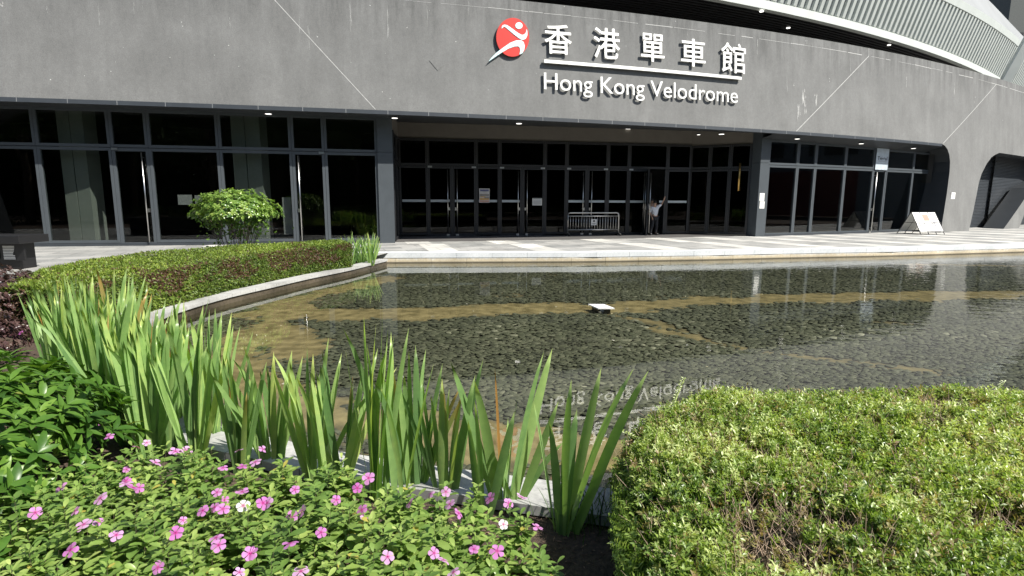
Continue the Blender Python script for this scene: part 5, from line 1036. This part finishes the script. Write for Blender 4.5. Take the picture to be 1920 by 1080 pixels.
o, P, nn = on_plane(997.5, 371.5, 1015.5, 385, DA, DB, 'notice', M['paper'], .08); tag(o, 'white printed notice on the second double door', 'notice'); print_rows(P, nn, [(.05, .95, .86, .96)]+[(.1, .9, .15+.12*i, .19+.12*i) for i in range(5)], M['grey_cladding'], 'print', o)
# café banner
o, P, nn = on_plane(1641, 278, 1664, 318, gp(hx(1641, 300, OFR), 0, OFR)[:2], gp(hx(1664, 300, OFR), 0, OFR)[:2], 'cafe_banner', pbr('banner_pale_blue', (.50,.57,.62), .5), .10); tag(o, 'pale blue upright shop banner with handwritten lettering over the right glass door', 'sign')
me = text_mesh('Teɾɾal', 1, .01, .0) if False else text_mesh('Terral', 1, .01, .01); V = np.array([v.co[:] for v in me.vertices]); lo, hi = V.min(0), V.max(0)
for v in me.vertices:
    u = .1+.8*(v.co.x-lo[0])/(hi[0]-lo[0]); q = .46+.16*(v.co.y-lo[1])/(hi[1]-lo[1]) + .01*math.sin(u*22); v.co = Vector(P[0]*(1-u)*(1-q)+P[1]*u*(1-q)+P[2]*u*q+P[3]*(1-u)*q+nn*(.004+.002*(v.co.z > 0)))
l2 = link('lettering', me, None, M['black_paint']); l2.parent = o; print_rows(P, nn, [(.15, .85, .40, .415)], M['grey_cladding'], 'small_print', o)
# black information stand at the left edge
ib = empty('information_stand', (-10.9, 12.2, 0), .02); tag(ib, 'low black information stand with white text panels at the left edge', 'information stand')
hI = z_at(60, 441, (-10.46, 12.07)); print('stand', hI)
f_ = MB(); f_.box(-3.2, .42, -.35, .45, hI-.17, hI); f_.build('top_slab', M['black_paint'], ib, bevel=.01)
f_ = MB(); f_.box(-3.0, .12, -.05, .40, 0, hI-.17); f_.build('body', M['black_paint'], ib, bevel=.01)
f_ = MB(); f_.box(-2.2, -.28, -.10, -.055, hI-.52, hI-.19); p1 = f_.build('text_panel', M['black_paint'], ib); f_ = MB(); f_.box(-.2, .30, -.12, -.07, hI-.55, hI-.19); p2 = f_.build('text_panel', M['black_paint'], ib)
f_ = MB(); rr = random.Random(4)
for z in np.arange(hI-.49, hI-.22, .035):
    for x0, x1 in ((-1.15, -.98), (-.62, -.36)): f_.box(x0, x0+(x1-x0)*rr.uniform(.6, 1), -.104, -.101, z, z+.022)
o = f_.build('text_lines', M['paper']); o.parent = p1; f_ = MB()
f_ = MB()
for z in np.arange(hI-.52, hI-.22, .034): f_.box(-.13, .06+rr.uniform(.0, .06), -.135, -.126, z, z+.018)
o = f_.build('text_lines', M['paper']); o.parent = p2
# ------------------------------------------------------------------ people in the doorway
skin = pbr('skin', (.42,.26,.18), .5, 0, .04, 10); shirt_w = pbr('white_shirt', (.72,.74,.78), .8, 0, .04, 20); shirt_g = pbr('grey_shirt', (.42,.40,.38), .8, 0, .05, 20); trs = pbr('dark_trousers', (.02,.021,.025), .8, 0, .1, 20); hair = pbr('black_hair', (.012,.010,.010), .5)
def skinned(name, joints, edges, mat_, parent, sub=2, root=0):
    me = bpy.data.meshes.new(name); me.from_pydata([j[:3] for j in joints], edges, []); o = link(name, me, parent, mat_); sk = o.modifiers.new('skin', 'SKIN'); sk.use_smooth_shade = True
    for i, j in enumerate(joints):
        rr = j[3]; me.skin_vertices[0].data[i].radius = (rr, rr if len(j) < 5 else j[4]); me.skin_vertices[0].data[i].use_root = (i == root)
    sb = o.modifiers.new('sub', 'SUBSURF'); sb.levels = sb.render_levels = sub
    bpy.context.view_layer.update(); dg = bpy.context.evaluated_depsgraph_get(); nm = bpy.data.meshes.new_from_object(o.evaluated_get(dg)); bpy.data.objects.remove(o); nm.name = name; nm.materials.clear(); nm.polygons.foreach_set('use_smooth', [True]*len(nm.polygons)); return link(name, nm, parent, mat_)
def person(loc, rz, label, pose, shirt, hgt=1.0):
    p = empty('person', loc, rz); p.scale = (hgt,)*3; tag(p, label, 'person'); J = pose
    names = list(J); ix = {n: i for i, n in enumerate(names)}
    E_ = [('pelvis','waist'),('waist','chest'),('chest','neck'),('neck','head'),('head','crown'),('chest','lsho'),('lsho','lelb'),('lelb','lwri'),('lwri','lpalm'),('chest','rsho'),('rsho','relb'),('relb','rwri'),('rwri','rpalm'),('pelvis','lhip'),('lhip','lkne'),('lkne','lank'),('lank','ltoe'),('pelvis','rhip'),('rhip','rkne'),('rkne','rank'),('rank','rtoe')]
    E2 = [(ix[a], ix[b]) for a, b in E_]; V = [J[n] for n in names]
    for s in 'lr':   # five fingers
        w_ = np.array(J[s+'wri'][:3]); q = np.array(J[s+'palm'][:3]); d = unit(q-w_); sd = unit(np.cross(d, (0, 1, .2)))
        for k, (of, ln) in enumerate(((-.03, .07), (-.01, .08), (.01, .075), (.03, .06))):
            V.append((*(q+sd*of+d*.03), .009)); V.append((*(q+sd*of*1.3+d*(.03+ln)), .007)); E2.append((ix[s+'palm'], len(V)-2)); E2.append((len(V)-2, len(V)-1))
        V.append((*(w_+d*.05+sd*.045), .01)); E2.append((ix[s+'palm'], len(V)-1))
    skinned('body', V, E2, skin, p)
    def cloth(name, chain, m_, grow):
        ns = []; [ns.append(n) for c in chain for n in c if n not in ns]; VV = [(*J[n][:3], J[n][3]*grow+.012) for n in ns]; EE = [(ns.index(a), ns.index(b)) for a, b in chain]; skinned(name, VV, EE, m_, p)
    cloth('shirt', [('pelvis','waist'),('waist','chest'),('chest','lsho'),('lsho','lelb'),('chest','rsho'),('rsho','relb')], shirt, 1.12)
    cloth('trousers', [('pelvis','lhip'),('lhip','lkne'),('lkne','lank'),('pelvis','rhip'),('rhip','rkne'),('rkne','rank')], trs, 1.1)
    h = J['head']; c = J['crown']; m_ = MB(); me = bpy.data.meshes.new('hair'); bm = bmesh.new(); bmesh.ops.create_uvsphere(bm, u_segments=16, v_segments=10, radius=1)
    for v in bm.verts: v.co = Vector((h[0]+v.co.x*.088, h[1]+.018+v.co.y*.10, h[2]+.055+v.co.z*.095))
    bmesh.ops.delete(bm, geom=[v for v in bm.verts if v.co.z < h[2]+.01 and v.co.y < h[1]+.03], context='VERTS'); bm.to_mesh(me); bm.free(); link('hair', me, p, hair, True)
    for s in ('l', 'r'):
        t = np.array(J[s+'toe'][:3]); k = np.array(J[s+'ank'][:3]); sb = MB(); sb.tube([k+[0, .03, -.03], (k+t)/2+[0, 0, -.02], t+[0, 0, 0]], [.068, .066, .05], 10); sb.build('shoe', M['black_paint'], p, True)
    # face
    fm_ = MB(); fm_.tube([(h[0], h[1]-.10, h[2]+.02), (h[0], h[1]-.125, h[2]-.01)], [.008, .014], 8); fm_.build('nose', skin, p, True)
    for sx_ in (-1, 1): fm_ = MB(); fm_.tube([(h[0]+sx_*.033, h[1]-.09, h[2]+.03), (h[0]+sx_*.033, h[1]-.103, h[2]+.03)], .009, 8); fm_.build('eye', M['black_paint'], p)
    fm_ = MB(); fm_.tube([(h[0]-.022, h[1]-.098, h[2]-.045), (h[0]+.022, h[1]-.098, h[2]-.045)], .005, 6); fm_.build('mouth', pbr('lips', (.35,.14,.11), .5), p)
    return p
pose1 = {'pelvis': (0,0,.93,.13), 'waist': (-.01,0,1.08,.125), 'chest': (-.03,0,1.32,.14), 'neck': (-.03,-.01,1.47,.055), 'head': (-.02,-.02,1.58,.085), 'crown': (-.02,-.01,1.67,.07),
         'lsho': (.15,0,1.40,.06), 'lelb': (.33,-.08,1.55,.042), 'lwri': (.42,-.12,1.76,.03), 'lpalm': (.44,-.13,1.83,.032), 'rsho': (-.20,0,1.37,.06), 'relb': (-.26,.04,1.12,.042), 'rwri': (-.22,-.10,.93,.03), 'rpalm': (-.21,-.12,.86,.032),
         'lhip': (.10,0,.86,.095), 'lkne': (.12,-.03,.48,.065), 'lank': (.12,.03,.10,.045), 'ltoe': (.14,-.14,.045,.035), 'rhip': (-.10,0,.86,.095), 'rkne': (-.16,-.06,.48,.065), 'rank': (-.22,.02,.10,.045), 'rtoe': (-.25,-.14,.045,.035)}
pose2 = {'pelvis': (0,0,.86,.12), 'waist': (0,-.02,1.0,.115), 'chest': (0,-.08,1.22,.125), 'neck': (.02,-.12,1.35,.05), 'head': (.04,-.16,1.44,.082), 'crown': (.05,-.17,1.52,.07),
         'lsho': (.16,-.09,1.28,.055), 'lelb': (.24,-.18,1.06,.04), 'lwri': (.17,-.33,1.16,.028), 'lpalm': (.15,-.37,1.22,.03), 'rsho': (-.16,-.07,1.28,.055), 'relb': (-.22,-.14,1.05,.04), 'rwri': (-.10,-.30,1.10,.028), 'rpalm': (-.06,-.35,1.15,.03),
         'lhip': (.09,0,.80,.085), 'lkne': (.12,-.08,.45,.06), 'lank': (.10,.02,.10,.042), 'ltoe': (.11,-.15,.045,.033), 'rhip': (-.09,0,.80,.085), 'rkne': (-.11,-.04,.45,.06), 'rank': (-.12,.06,.10,.042), 'rtoe': (-.12,-.10,.045,.033)}
q = onv(1226, 438, DA-dn*.55, DB-dn*.55)[:2]; sc1 = (z_at(1232, 371, q)-z_at(1226, 438.5, q))/1.86; print('man scale', sc1)
person((*q, 0), math.radians(20), 'man in white shirt and dark trousers reaching up at the open entrance door', pose1, shirt_w, max(.9, min(1.12, sc1)))
q = onv(1214, 437, DA+dn*.1, DB+dn*.1)[:2]; person((*q, 0), math.radians(28), 'person in grey top leaning out from behind the open entrance door', pose2, shirt_g, 1.05)
# small pale fallen leaves on and in the pool
r = np.random.default_rng(88); N = 60; q = np.c_[r.uniform(-3.5, 12, N*3), r.uniform(4.2, 16.5, N*3)]; q = q[inpoly(q, pool)][:N]; N = len(q)
pr = leaves(np.c_[q, np.full(N, -.296)], unit(np.c_[r.normal(0, 1, (N, 2)), np.full(N, .05)]), np.tile([0, 0, 1.], (N, 1)), r.uniform(.03, .07, N), .018, r.uniform(.3, 1, N), None, shape='lo', fold=.1, curl=0)
fl_o = plant_obj('fallen_leaves', [pr], leafmat('faded_leaf', [(.25,.20,.10), (.5,.46,.3), (.7,.68,.58)], .7, .1)); tag(fl_o, 'scattered pale fallen leaves floating on the pool', 'leaves', kind='stuff')
